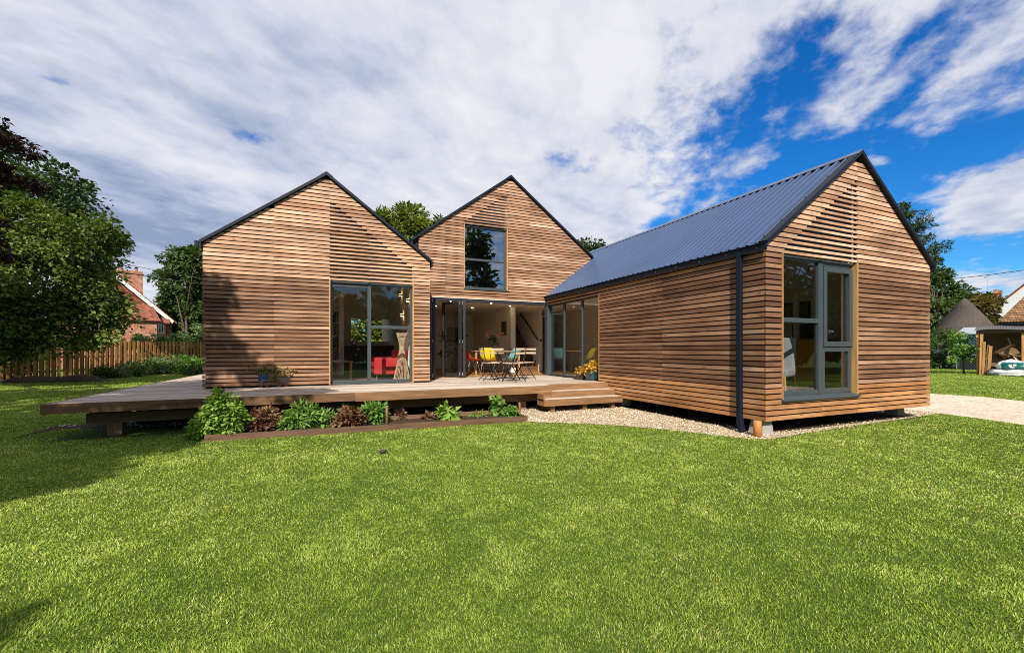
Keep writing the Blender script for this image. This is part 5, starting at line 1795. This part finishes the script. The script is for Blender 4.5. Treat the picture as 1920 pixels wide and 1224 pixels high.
cu = m_.build('curtain', WHITEP, None, True)
cu.modifiers.new('solid', 'SOLIDIFY').thickness = 0.006
tag(cu, 'white curtain gathered at the right side of the left window', 'curtain')
t = thing('side_table', 'small oak side table with slatted side behind the left window', 'table', (0.18, 11.6, 0.55))
m_ = MB()
m_.box((-0.36, -0.27, 0.46), (0.36, 0.27, 0.49))
m_.build('table_top', OAKW, t)
for sx in (-1, 1):
    for sy in (-1, 1):
        m_ = MB()
        m_.box((sx * 0.33 - 0.022, sy * 0.24 - 0.022, 0), (sx * 0.33 + 0.022, sy * 0.24 + 0.022, 0.46))
        m_.build('leg', OAKW, t)
m_ = MB()
for k in range(5):
    m_.box((-0.12 + k * 0.05, 0.22, 0.15), (-0.10 + k * 0.05, 0.23, 0.46))
m_.build('slats', SLATW, t)
m_ = MB()
m_.box((-0.13, -0.1, 0), (0.14, 0.1, 0.018))
tag(m_.build('magazine', WHITEP, None, loc=(0.22, 11.55, 1.041)), 'white magazine lying on the oak side table', 'magazine')
t = thing('bookcase', 'white bookcase filled with books at the left of the room', 'bookcase', (-0.10, 14.0, 0.55))
m_ = MB()
m_.box((-0.5, -0.14, 0), (-0.47, 0.14, 2.1))
m_.box((0.37, -0.14, 0), (0.52, 0.14, 2.5))
m_.box((-0.5, 0.12, 0), (0.4, 0.14, 2.1))
for z in (0.04, 0.42, 0.8, 1.18, 1.56, 1.94):
    m_.box((-0.469, -0.14, z), (0.369, 0.119, z + 0.025))
m_.build('shelves', WHITEP, t)
m_ = MB()
rnd = random.Random(6)
for z in (0.065, 0.445, 0.825, 1.205, 1.585):
    x = -0.46
    while x < 0.33:
        w = rnd.uniform(0.02, 0.045)
        m_.box((x, -0.10, z), (x + w - 0.002, 0.10, z + rnd.uniform(0.2, 0.31)), rnd.randint(0, 2))
        x += w
m_.build('books', [plain('book_cloth_dark', (0.06, 0.045, 0.04), 0.7), plain('book_cloth_red', (0.18, 0.05, 0.03), 0.7), plain('book_cloth_cream', (0.35, 0.3, 0.22), 0.7)], t)
t = thing('kitchen_island', 'dark kitchen island below the rear window of the left room', 'kitchen unit', (1.25, 14.9, 0.55))
m_ = MB()
m_.box((-0.9, -0.3, 0.05), (0.75, 0.3, 0.88))
m_.build('cabinet', plain('dark_cabinet', (0.03, 0.027, 0.025), 0.5), t)
m_ = MB()
m_.box((-0.93, -0.33, 0.88), (0.78, 0.33, 0.915))
m_.build('worktop', plain('dark_worktop', (0.06, 0.055, 0.05), 0.3), t)
m_ = MB()
m_.lathe([(0.0, 0.0), (0.075, 0.0), (0.08, 0.05), (0.06, 0.17), (0.045, 0.19), (0.0, 0.2)], (0, 0, 0), 16)
m_.tube([(0.07, 0, 0.06), (0.13, 0, 0.09), (0.11, 0, 0.17), (0.05, 0, 0.18)], 0.01, 6)
tag(m_.build('kettle', STEEL, None, True, loc=(0.75, 14.8, 1.466)), 'shiny kettle on the dark kitchen island', 'kettle')
m_ = MB()
m_.lathe([(0.0, -0.06), (0.035, -0.045), (0.055, 0), (0.035, 0.045), (0.0, 0.06)], (0, 0, 0), 10)
for k in range(22):
    v = Vector((math.sin(k * 2.4) * math.sqrt(1 - (k / 11 - 1) ** 2), math.cos(k * 2.4) * math.sqrt(max(0, 1 - (k / 11 - 1) ** 2)), k / 11 - 1)) if abs(k / 11 - 1) < 1 else Vector((0, 0, 1))
    m_.tube([v * 0.05, v * 0.14], [0.02, 0.001], 5)
pl = m_.build('pendant_light', WHITEP, None, loc=(0.19, 12.9, 2.86))
c_ = MB()
c_.tube([(0, 0, 0.05), (0, 0, 1.6)], 0.004, 5)
c_.build('cord', BLACKM, pl)
tag(pl, 'small white spiky pendant light hanging in the left room', 'pendant light')

# ---------------------------------------------------------------- study in the wing
t = thing('armchair', 'grey upholstered armchair with oak legs at the left of the wing window', 'armchair', (7.34, 5.2, 0.55), math.radians(-70))
GREYF = plain('grey_fabric', (0.22, 0.23, 0.24), 0.9, 0, 0.1, 30)
m_ = MB()
m_.hexa([(-0.3, 0.20, 0.36), (0.3, 0.20, 0.36), (0.3, 0.32, 0.34), (-0.3, 0.32, 0.34), (-0.27, 0.36, 1.0), (0.27, 0.36, 1.0), (0.27, 0.45, 0.98), (-0.27, 0.45, 0.98)])
m_.build('backrest', GREYF, t, False, 0.035)
m_ = MB()
m_.box((-0.31, -0.32, 0.30), (0.31, 0.24, 0.44))
m_.build('seat', GREYF, t, False, 0.04)
for sx in (-1, 1):
    for y0, y1 in ((-0.28, -0.36), (0.26, 0.40)):
        m_ = MB()
        m_.tube([(sx * 0.26, y0, 0.42), (sx * 0.30, y1, 0.0)], [0.022, 0.014], 8)
        m_.build('leg', OAKW, t)
t = thing('cupboard', 'mustard yellow cupboard standing in the study behind the casement', 'cupboard', (9.75, 5.9, 0.55))
m_ = MB()
m_.box((-0.3, -0.25, 0.05), (0.3, 0.25, 0.98))
m_.build('carcass', plain('mustard_paint', (0.50, 0.26, 0.035), 0.5, 0, 0.05), t, bevel=0.006)
m_ = MB()
m_.box((-0.32, -0.27, 0.98), (0.32, 0.27, 1.01))
m_.build('top', OAKW, t)
m_ = MB()
m_.tube([(0.24, -0.262, 0.5), (0.24, -0.285, 0.5)], 0.014, 8)
m_.build('knob', STEEL, t)
m_ = MB()
m_.box((10.05, 6.5, 0.55), (10.12, 6.6, 2.75))
tag(m_.build('room_divider', WHITEP), 'narrow white upright panel behind the casement window', 'panel')


# ================================================================ neighbours
def facing(o, u):
    f = math.atan2(u - 960, F_PX)
    o.rotation_euler = (0, 0, -(YAW + f))
    o.scale = (math.cos(f), 1, 1)
    return o


def local(u, d):
    p = at(u, HOR, d)
    return (p.x, p.y, 0.0)


def roof_slab(mb, a, b, c, d_, th, mi=0):
    """quad a b c d with thickness th downward"""
    n = (Vector(b) - Vector(a)).cross(Vector(d_) - Vector(a)).normalized()
    if n.z < 0:
        n = -n
    mb.prism([a, b, c, d_], -n * th, mi)


def small_window(parent, x, y, z, w, h, nm='window'):
    f = MB()
    for q in ((x, z, x + w, z + 0.06), (x, z + h - 0.06, x + w, z + h), (x, z + 0.06, x + 0.06, z + h - 0.06), (x + w - 0.06, z + 0.06, x + w, z + h - 0.06), (x + w / 2 - 0.03, z + 0.06, x + w / 2 + 0.03, z + h - 0.06)):
        f.box((q[0], y - 0.06, q[1]), (q[2], y - 0.003, q[3]))
    o = f.build(nm, WHITEP, parent)
    g_ = MB()
    g_.box((x + 0.06, y - 0.03, z + 0.06), (x + w - 0.06, y - 0.02, z + h - 0.06))
    g_.build('pane', plain('dark_pane', (0.03, 0.035, 0.04), 0.05, 0, 0.1, 3, 0, 0.8), o)


K1 = 36 / F_PX
ct = facing(thing('brick_cottage', 'red brick cottage with tall chimney and white bargeboard behind the fence', 'house', local(258, 36), -YAW), 258)
w_ = MB()
AP, EV = (-2.0, 7.75), 3.75
w_.prism([(-6.9, 0, 0), (3.0, 0, 0), (3.0, 0, 3.95), (-2.0, 0, 7.62), (-6.9, 0, 3.95)], (0, 9, 0))
w_.build('wall', TILE, ct)
w_ = MB()
w_.box((-6.0, -1.7, 0), (1.62, -0.003, 3.85))
w_.box((1.66, -0.9, 0), (2.4, -0.003, 3.6))
w_.build('lean_to_wall', BRICK, ct)
w_ = MB()
roof_slab(w_, (-6.2, -1.95, 3.72), (1.95, -1.95, 3.72), (1.2, -0.06, 5.25), (-6.2, -0.06, 5.25), 0.08)
roof_slab(w_, (1.955, -1.1, 3.6), (2.75, -1.1, 3.6), (2.75, -0.02, 4.2), (1.955, -0.02, 4.2), 0.08)
w_.build('lean_to_roof', TILE, ct)
w_ = MB()
for s in (-1, 1):
    roof_slab(w_, (-2.0, -0.3, 7.8), (-2.0 + s * 5.5, -0.3, 3.7), (-2.0 + s * 5.5, 9.3, 3.7), (-2.0, 9.3, 7.8), 0.12)
ro = w_.build('roof', TILE, ct)
w_ = MB()
for s in (-1, 1):
    w_.bar((-2.0, -0.33, 7.52), (-2.0 + s * 5.1, -0.33, 3.72), 0.05, 0.30)
w_.build('bargeboard', WHITEP, ct)
w_ = MB()
w_.box((-1.95, 0.3, 5.8), (0.45, 1.3, 7.75))
w_.box((-2.02, 0.23, 7.75), (0.52, 1.37, 7.87))
w_.box((-1.95, 0.3, 7.87), (0.45, 1.3, 8.0))
w_.build('chimney', BRICK, ct)
for x in (-1.4, -0.1):
    w_ = MB()
    w_.lathe([(0.14, 8.0), (0.11, 8.25), (0.13, 8.3), (0.09, 8.3)], (x, 0.8, 0), 12)
    w_.build('chimney_pot', TERRA, ct)
small_window(ct, -2.75, -1.7, 2.95, 0.85, 0.75)
small_window(ct, 1.72, -0.9, 2.75, 0.55, 0.8)
w_ = MB()
w_.tube([(-1.0, 0.8, 8.0), (-1.0, 0.8, 9.75)], 0.025, 6)
for k in range(5):
    w_.tube([(-1.35 + k * 0.17, 0.55, 9.55 + 0.04 * k), (-1.35 + k * 0.17, 1.05, 9.55 + 0.04 * k)], 0.012, 4)
w_.tube([(-1.5, 0.8, 9.5), (-0.5, 0.8, 9.78)], 0.015, 5)
w_.build('aerial', plain('pale_metal', (0.5, 0.52, 0.5), 0.4, 0.5), ct)

K2 = 33 / F_PX
th = thing('thatched_roundhouse', 'thatched garden building with a steep conical grey roof', 'building', local(1808, 33), -YAW)
facing(th, 1808)
w_ = MB()
w_.lathe([(2.95, 2.22), (2.90, 2.36), (2.38, 3.0), (1.62, 3.85), (0.86, 4.62), (0.84, 4.70), (0.25, 5.20), (0.0, 5.32)], (0, 0, 0), 28)
for i, v in enumerate(w_.v):
    if v.z < 5.2:
        w_.v[i] = v + Vector((random.uniform(-0.03, 0.03), random.uniform(-0.03, 0.03), random.uniform(-0.03, 0.03)))
w_.build('thatch_roof', THATCH, th, True)
w_ = MB()
w_.lathe([(2.45, 0), (2.45, 2.3)], (0, 0, 0), 24)
w_.build('wall', ROUGHCAST, th)

wh = thing('white_house', 'white rendered house with a steep tiled gable at the right edge', 'house', local(1960, 48), -YAW)
facing(wh, 1930)
w_ = MB()
w_.prism([(-5.9, 0, 0), (5.9, 0, 0), (5.9, 0, 6.35), (0, 0, 10.4), (-5.9, 0, 6.35)], (0, 9, 0))
w_.build('wall', ROUGHCAST, wh)
w_ = MB()
for s in (-1, 1):
    roof_slab(w_, (0, -0.35, 10.62), (s * 6.35, -0.35, 6.25), (s * 6.35, 9.3, 6.25), (0, 9.3, 10.62), 0.22)
w_.build('roof', TILE, wh)

bh = thing('brick_house', 'brick house with a stepped chimney and tall aerial beside the white gable', 'house', local(1862, 52), -YAW)
facing(bh, 1862)
w_ = MB()
w_.box((-1.25, 0, 0), (3, 5, 7.2))
w_.build('wall', BRICK, bh)
w_ = MB()
roof_slab(w_, (-1.45, -0.25, 7.15), (3.2, -0.25, 7.15), (3.2, 2.5, 7.75), (-1.45, 2.5, 7.75), 0.15)
roof_slab(w_, (-1.45, 5.2, 7.15), (3.2, 5.2, 7.15), (3.2, 2.5, 7.75), (-1.45, 2.5, 7.75), 0.15)
w_.build('roof', TILE, bh)
w_ = MB()
w_.box((-0.35, 1.0, 7.2), (1.1, 1.9, 8.25))
w_.box((-0.42, 0.93, 8.25), (1.17, 1.97, 8.4))
w_.box((-0.0, 1.1, 8.4), (0.75, 1.8, 8.75))
w_.build('chimney', BRICK, bh)
w_ = MB()
w_.tube([(-0.72, 1.5, 7.3), (-0.72, 1.5, 10.5)], 0.035, 6)
w_.bar((-1.15, 1.5, 10.35), (-0.25, 1.5, 10.75), 0.10, 0.10)
for k in range(5):
    w_.tube([(-1.1 + k * 0.19, 1.2, 10.38 + k * 0.085), (-1.1 + k * 0.19, 1.8, 10.38 + k * 0.085)], 0.02, 4)
w_.build('aerial', plain('pale_metal', (0.5, 0.52, 0.5), 0.4, 0.5), bh)

ga = thing('tiled_outbuilding', 'black timber outbuilding with a weathered yellow hipped tile roof', 'outbuilding', local(1950, 26), -YAW)
facing(ga, 1910)
w_ = MB()
x0_, x1_, ze, zr = -2.65, 4.0, 3.12, 5.15
roof_slab(w_, (x0_, 0, ze), (x1_, 0, ze), (x1_, 2.2, zr), (x0_ + 2.05, 2.2, zr), 0.09)
w_.build('roof', TILE_Y, ga)
w_ = MB()
w_.prism([(x0_, 0, ze), (x0_, 4.4, ze), (x0_ + 2.05, 2.2, zr)], Vector((0.06, 0, -0.06)))
w_.prism([(x0_, 4.4, ze), (x1_, 4.4, ze), (x1_, 2.2, zr), (x0_ + 2.05, 2.2, zr)], Vector((0, -0.05, -0.07)))
w_.build('hip', TILE_Y, ga)
w_ = MB()
w_.box((x0_ + 0.35, 0.35, 0), (x1_, 4.1, ze - 0.12))
w_.box((x0_ + 0.05, 0.03, ze - 0.2), (x1_, 0.09, ze - 0.1))
w_.build('wall', BLACKM, ga)

ls = thing('log_store', 'open log store with a sagging corrugated roof on rough posts', 'log store', local(1832, 22.6), -YAW)
facing(ls, 1870)
w_ = MB()
rows = [[], []]
x = -0.12
while x < 4.6:
    for dx, h in ((0.0, 0.0), (0.05, 0.02), (0.10, 0.0)):
        sag = 0.03 * math.sin(x * 1.9)
        rows[0].append((x + dx, -0.15, 2.36 + h + sag))
        rows[1].append((x + dx, 2.3, 2.62 + h + sag))
    x += 0.15
w_.grid(rows)
sr = w_.build('roof', plain('rusty_sheet', (0.11, 0.10, 0.095), 0.7, 0.2, 0.4, 4), ls)
sr.modifiers.new('solid', 'SOLIDIFY').thickness = 0.012
w_ = MB()
w_.box((-0.05, 0.0, 2.2), (4.5, 0.08, 2.34))
w_.build('beam', BEAMW, ls)
for x, y in ((-0.05, 0.05), (2.3, 0.05), (4.4, 0.05), (0.0, 2.2), (4.4, 2.2)):
    w_ = MB()
    w_.box((x, y, -0.02), (x + 0.12, y + 0.12, 2.3), 0, 0.9)
    w_.build('post', FENCEW, ls)
w_ = MB()
w_.box((0.0, 2.33, 0), (4.5, 2.38, 2.5))
w_.build('back_boarding', BEAMW, ls)
LA_ = ls.rotation_euler.z
LS = ls.scale.x
LM = Matrix.Translation(local(1832, 22.6)) @ Matrix.Rotation(LA_, 4, 'Z')
for k, (x, wd, h, tn, rot) in enumerate(((0.11, 0.11, 2.15, 0.9, 0.02), (0.25, 0.10, 1.75, 0.6, 0.03), (0.40, 0.09, 1.58, 0.3, 0.06), (0.53, 0.12, 1.52, 0.75, 0.05))):
    m_ = MB()
    m_.box((0, 0, 0), (wd, 0.03, h), 0, tn)
    o = m_.build('timber_plank', FENCEW if k != 2 else BEAMW, None, bevel=0.003)
    o.location = LM @ Vector((x * LS, -0.16 - 0.02 * k, 0))
    o.rotation_euler = (-0.03, rot, LA_)
    tag(o, ('tallest pale plank leaning on the log store post', 'second tallest plank leaning beside the log store post', 'grey green plank leaning between two brown ones', 'reddish plank at the right of the leaning planks')[k], 'plank', 'planks leaning at the log store')
lg = MB()
rnd = random.Random(12)
for r_ in range(7):
    x = 0.9 + 0.05 * (r_ % 2)
    while x < 4.3:
        rr = rnd.uniform(0.055, 0.10)
        z = 0.10 + r_ * 0.17
        lg.tube([(x, 1.05 + rnd.uniform(-0.08, 0.08), z), (x, 2.2, z)], [rr, rr], 7, 0, rnd.random())
        x += rr * 2.05
lo = lg.build('log_pile', LOGW, None)
lo.location, lo.rotation_euler, lo.scale = LM.translation, (0, 0, LA_), (LS, 1, 1)
tag(lo, 'stack of split logs filling the back of the log store', 'logs', kind='stuff')


def loose(name, label, cat, pos, size, rot, mat, bev=0.01, extra=None):
    m = MB()
    sx, sy, sz = size
    m.box((-sx * 0.4, -sy / 2, 0), (sx * 0.4, sy / 2, sz), 0)
    if extra:
        extra(m)
    o = m.build(name, mat, None, bevel=bev)
    o.matrix_world = LM @ Matrix.Translation((pos[0] * LS, pos[1], pos[2])) @ Matrix.Rotation(rot[2], 4, 'Z') @ Matrix.Rotation(rot[1], 4, 'Y') @ Matrix.Rotation(rot[0], 4, 'X')
    return tag(o, label, cat)


CARD = plain('brown_card', (0.24, 0.13, 0.06), 0.8, 0, 0.15, 6)


def flap(m):
    m.hexa([(-0.4, -0.26, 0.42), (0.4, -0.26, 0.42), (0.4, -0.25, 0.43), (-0.4, -0.25, 0.43), (-0.4, -0.42, 0.60), (0.4, -0.42, 0.60), (0.4, -0.41, 0.61), (-0.4, -0.41, 0.61)])


loose('cardboard_box', 'brown box tipped on its edge on top of the log store heap', 'box', (1.75, 0.9, 1.05), (0.8, 0.5, 0.42), (0.3, -0.6, 0.1), CARD, 0.006, flap)
loose('wooden_board', 'square brown board leaning low inside the log store', 'board', (1.0, 0.75, 0.45), (0.75, 0.03, 0.42), (-0.2, 0.05, 0.0), LOGW, 0.004, lambda m: m.box((-0.37, -0.035, 0.02), (-0.31, -0.016, 0.40)))
loose('timber_offcut', 'pale timber offcut crossing in front of the dark heap', 'timber', (2.35, 0.5, 0.55), (0.08, 0.05, 0.9), (-0.2, -0.6, 0.0), SLATW, 0.003, lambda m: m.box((-0.03, -0.05, 0.2), (0.03, -0.026, 0.5)))
loose('timber_offcut', 'short yellow timber block at the right of the heap', 'timber', (2.7, 0.4, 0.62), (0.5, 0.2, 0.12), (0.1, -0.5, 0.2), FENCEW, 0.004, lambda m: m.box((-0.2, -0.12, 0.02), (0.2, -0.101, 0.10)))


loose('wooden_crate', 'brown slatted crate low in the middle of the log store heap', 'crate', (1.55, 0.7, 0.30), (0.7, 0.45, 0.34), (0.05, 0.1, 0.2), FENCEW, 0.004, lambda m: [m.box((-0.29, -0.24, 0.05 + 0.1 * i), (0.29, -0.226, 0.11 + 0.1 * i)) for i in range(3)])
loose('timber_sheet', 'dark timber sheet leaning at the back of the log store', 'board', (0.9, 1.0, 0.75), (1.0, 0.03, 0.5), (-0.25, 0.12, 0.1), BEAMW, 0.003, lambda m: m.box((-0.4, -0.03, 0.22), (0.4, -0.016, 0.27)))
loose('timber_offcut', 'long reddish batten lying level across the log store heap', 'timber', (2.2, 0.55, 0.98), (1.6, 0.05, 0.06), (0.0, 0.12, 0.1), FASC, 0.003, lambda m: m.box((-0.6, -0.04, 0.01), (-0.4, -0.026, 0.05)))
loose('timber_offcut', 'grey batten propped steeply behind the brown tipped box', 'timber', (2.05, 1.0, 0.9), (0.07, 0.05, 1.1), (-0.15, -0.25, 0.0), SLATW, 0.003, lambda m: m.box((-0.02, -0.04, 0.4), (0.02, -0.026, 0.9)))


def sack(name, label, pos, size, rz, mats, marks=None, seed=1, gname=None):
    t = thing(name, label, 'bag', LM @ Vector((pos[0] * LS, pos[1], pos[2])), LA_ + rz, gname)
    t.scale = (LS, 1, 1)
    rng = np.random.default_rng(seed)
    rows = []
    sx, sy, sz = size
    NU, NV = 30, 14
    ph = rng.uniform(0, 6.28, 6)
    for j in range(NV + 1):
        th_ = math.pi * j / NV
        r_ = []
        for i in range(NU + 1):
            a = 2 * math.pi * i / NU
            f = lambda c, e: math.copysign(abs(c) ** e, c)
            x = f(math.cos(a), 0.6) * f(math.sin(th_), 0.55) * sx
            y = f(math.sin(a), 0.6) * f(math.sin(th_), 0.55) * sy
            z = f(math.cos(th_), 0.8) * sz
            w = 1 + 0.07 * math.sin(5 * a + ph[0] + 3 * th_) + 0.05 * math.sin(9 * a + ph[1]) + 0.06 * math.sin(7 * th_ + 2 * a + ph[2])
            z *= 1 + 0.16 * math.sin(x / sx * 4 + ph[3])
            r_.append(Vector((x * w, y * w, max(z * w + sz * 0.9, 0))))
        rows.append(r_)
    m = MB()
    m.grid(rows[::-1])
    for k, fc in enumerate(m.f):
        c = sum((m.v[i] for i in fc), Vector()) / len(fc)
        if len(mats) > 1 and (c.z > sz * 1.62 or c.x < -sx * 0.72 or c.x > sx * 0.80):
            m.mi[k] = 1
    m.build('bag_body', mats, t, True)
    if marks:
        mk = MB()
        for (x, z, rx, rz_) in marks:
            n = 14
            pts = []
            for q in range(n):
                a = 2 * math.pi * q / n
                pts.append((x + rx * math.cos(a), -sy * 1.09, z + rz_ * math.sin(a)))
            mk.prism(pts, (0, 0.05, 0))
        mk.build('printed_mark', WHITEP, t)
    return t


GREENB = plain('green_sacking', (0.012, 0.12, 0.11), 0.45, 0, 0.2, 4)
sack('compost_bag', 'green and white plastic bag lying on top of the white one', (1.80, -0.25, 0.30), (0.78, 0.33, 0.25), 0.05, [GREENB, WHITEP], [(-0.1, 0.22, 0.10, 0.07), (0.12, 0.26, 0.09, 0.05), (0.0, 0.14, 0.13, 0.025)], 5, 'bags by the log store')
sack('rubble_bag', 'crumpled white bag lying on the grass before the log store', (1.60, -0.45, 0.0), (0.95, 0.42, 0.17), -0.03, [plain('dirty_white_plastic', (0.5, 0.5, 0.49), 0.6, 0, 0.25, 3)], None, 8, 'bags by the log store')

gs = thing('garden_shed', 'low shed with a pale grey sheet roof and blue lattice panel', 'shed', local(1835, 27.5), -YAW)
facing(gs, 1835)
w_ = MB()
roof_slab(w_, (-1.55, 0, 2.38), (2.2, 0, 2.38), (2.0, 1.6, 2.85), (-1.0, 1.6, 2.85), 0.05)
w_.build('roof', plain('grey_sheet_roof', (0.30, 0.33, 0.36), 0.6, 0, 0.1, 3), gs)
w_ = MB()
w_.box((-1.3, 1.2, 0), (1.9, 1.3, 2.4))
w_.build('wall', plain('dark_shed_wall', (0.03, 0.035, 0.035), 0.8), gs)
w_ = MB()
for k in range(-6, 30):
    for s in (-1, 1):
        x = -1.4 + k * 0.2
        a, b_ = Vector((x, 0.1 + 0.012 * s, 1.0)), Vector((x + s * 1.3, 0.1 + 0.012 * s, 2.3))
        d_ = b_ - a
        ts = [0.0, 1.0]
        lo_, hi_ = sorted(((-1.42 - a.x) / d_.x, (1.9 - a.x) / d_.x))
        lo_, hi_ = max(lo_, 0), min(hi_, 1)
        if hi_ - lo_ > 0.08:
            w_.bar(a + d_ * lo_, a + d_ * hi_, 0.03, 0.012, up=(0, 1, 0))
for z in (1.0, 2.3):
    w_.box((-1.45, 0.07, z - 0.03), (1.95, 0.14, z + 0.03))
w_.build('lattice', plain('blue_lattice_paint', (0.11, 0.20, 0.28), 0.6), gs)
p_ = MB()
p_.box((-1.5, 0.05, 0), (-1.42, 0.15, 2.36))
p_.build('post', plain('blue_lattice_paint', (0.11, 0.20, 0.28), 0.6), gs)

hp = at(1768, HOR, 31)
bush('garden_hedge', 'dense dark hedge beside the right end of the timber wing', 'hedge', (hp.x, hp.y, 0), [(-0.9, 0, 0.9, 1.1, 0.8, 1.0), (0.3, 0, 1.2, 0.9, 0.8, 1.2), (-0.3, 0, 2.3, 1.0, 0.7, 0.7), (0.7, 0, 2.2, 0.5, 0.5, 0.6), (-2.2, 0, 1.2, 1.3, 0.8, 1.4)], 120, 6500, 0.32, 0.15, L_MID, 501, None, 0.6, shell=0.6)
hp = at(1880, HOR, 36)
bush('garden_hedge', 'long dark hedge closing the garden behind the shed', 'hedge', (hp.x, hp.y, 0), [(x * 1.6, 0, 1.0, 1.3, 0.8, 1.3) for x in range(-4, 6)], 120, 6500, 0.4, 0.2, L_DARK, 502, None, 0.6, shell=0.5)
tree('fruit_tree', 'small leafy fruit tree on a thin stem before the blue lattice', 'tree', (*gp(1807, 701), 0), [lobe(1805, 650, 23.4, 0.55, 0.42), lobe(1790, 668, 23.4, 0.35, 0.3), lobe(1820, 665, 23.4, 0.4, 0.35), lobe(1800, 632, 23.4, 0.4, 0.25)], 44, 1500, 0.2, 0.13, L_LEAFY, 0.045, 503, None, 0.75, 0.4, 8)
p0 = at(1747, HOR, 32)
rnd = random.Random(3)
for k in range(9):
    m_ = MB()
    m_.lathe([(0.0, 0.0), (0.12, 0.02), (0.14, 0.08), (0.08, 0.15), (0.0, 0.16)], (0, 0, 0), 9, sx=rnd.uniform(0.9, 1.3), sy=0.9)
    p = at(1746 + k * 5.2, HOR, 31.5 - 0.55)
    tag(m_.build('edging_stone', plain('pale_edging_stone', (0.5, 0.46, 0.40), 0.9, 0, 0.2), None, True, loc=(p.x, p.y, -0.01)), 'pale round stone in the row edging the hedge', 'stone', 'stones edging the hedge')


def far_trees():
    rng = np.random.default_rng(90)
    n = 9000
    a = rng.uniform(-1.6, 1.6, n) + math.pi / 2 - YAW
    r = rng.uniform(95, 112, n)
    hgt = 5.5 + 3.0 * np.sin(a * 23) + 2.0 * np.sin(a * 57 + 1)
    P = np.stack([r * np.cos(a), r * np.sin(a), rng.random(n) * np.maximum(hgt, 2.5)], 1)
    D = rnd_unit(rng, n)
    Nn = rnd_unit(rng, n) + np.array([0, 0, 0.6])
    L = rng.uniform(1.2, 2.4, n)
    o = leaf_cards('distant_trees', P, D, Nn, L, L * 0.8, rng.random(n), L_DARK)
    tag(o, 'distant belt of trees along the horizon', 'trees', kind='stuff')


far_trees()


def cable(label, a, b, sag, r, beads=False):
    m = MB()
    pts = []
    for i in range(25):
        t_ = i / 24
        p = a.lerp(b, t_)
        p.z -= sag * 4 * t_ * (1 - t_)
        pts.append(p)
    m.tube(pts, r, 6)
    if beads:
        for i in range(90):
            t_ = i / 90
            p = a.lerp(b, t_)
            p.z -= sag * 4 * t_ * (1 - t_)
            m.tube([p - (b - a).normalized() * 0.06, p + (b - a).normalized() * 0.06], r * 2.6, 5)
    tag(m.build('overhead_cable', BLACKM), label, 'cable', 'overhead cables')


cable('upper of the two overhead cables left of the timber house', at(120, 468, 33), at(470, 535, 36), 0.25, 0.022)
cable('lower of the two overhead cables left of the timber house', at(120, 488, 33), at(470, 542, 36), 0.25, 0.022)
cable('thin beaded cable across the sky right of the timber house', at(1700, 531, 42), at(1990, 496, 42), 0.15, 0.012, True)
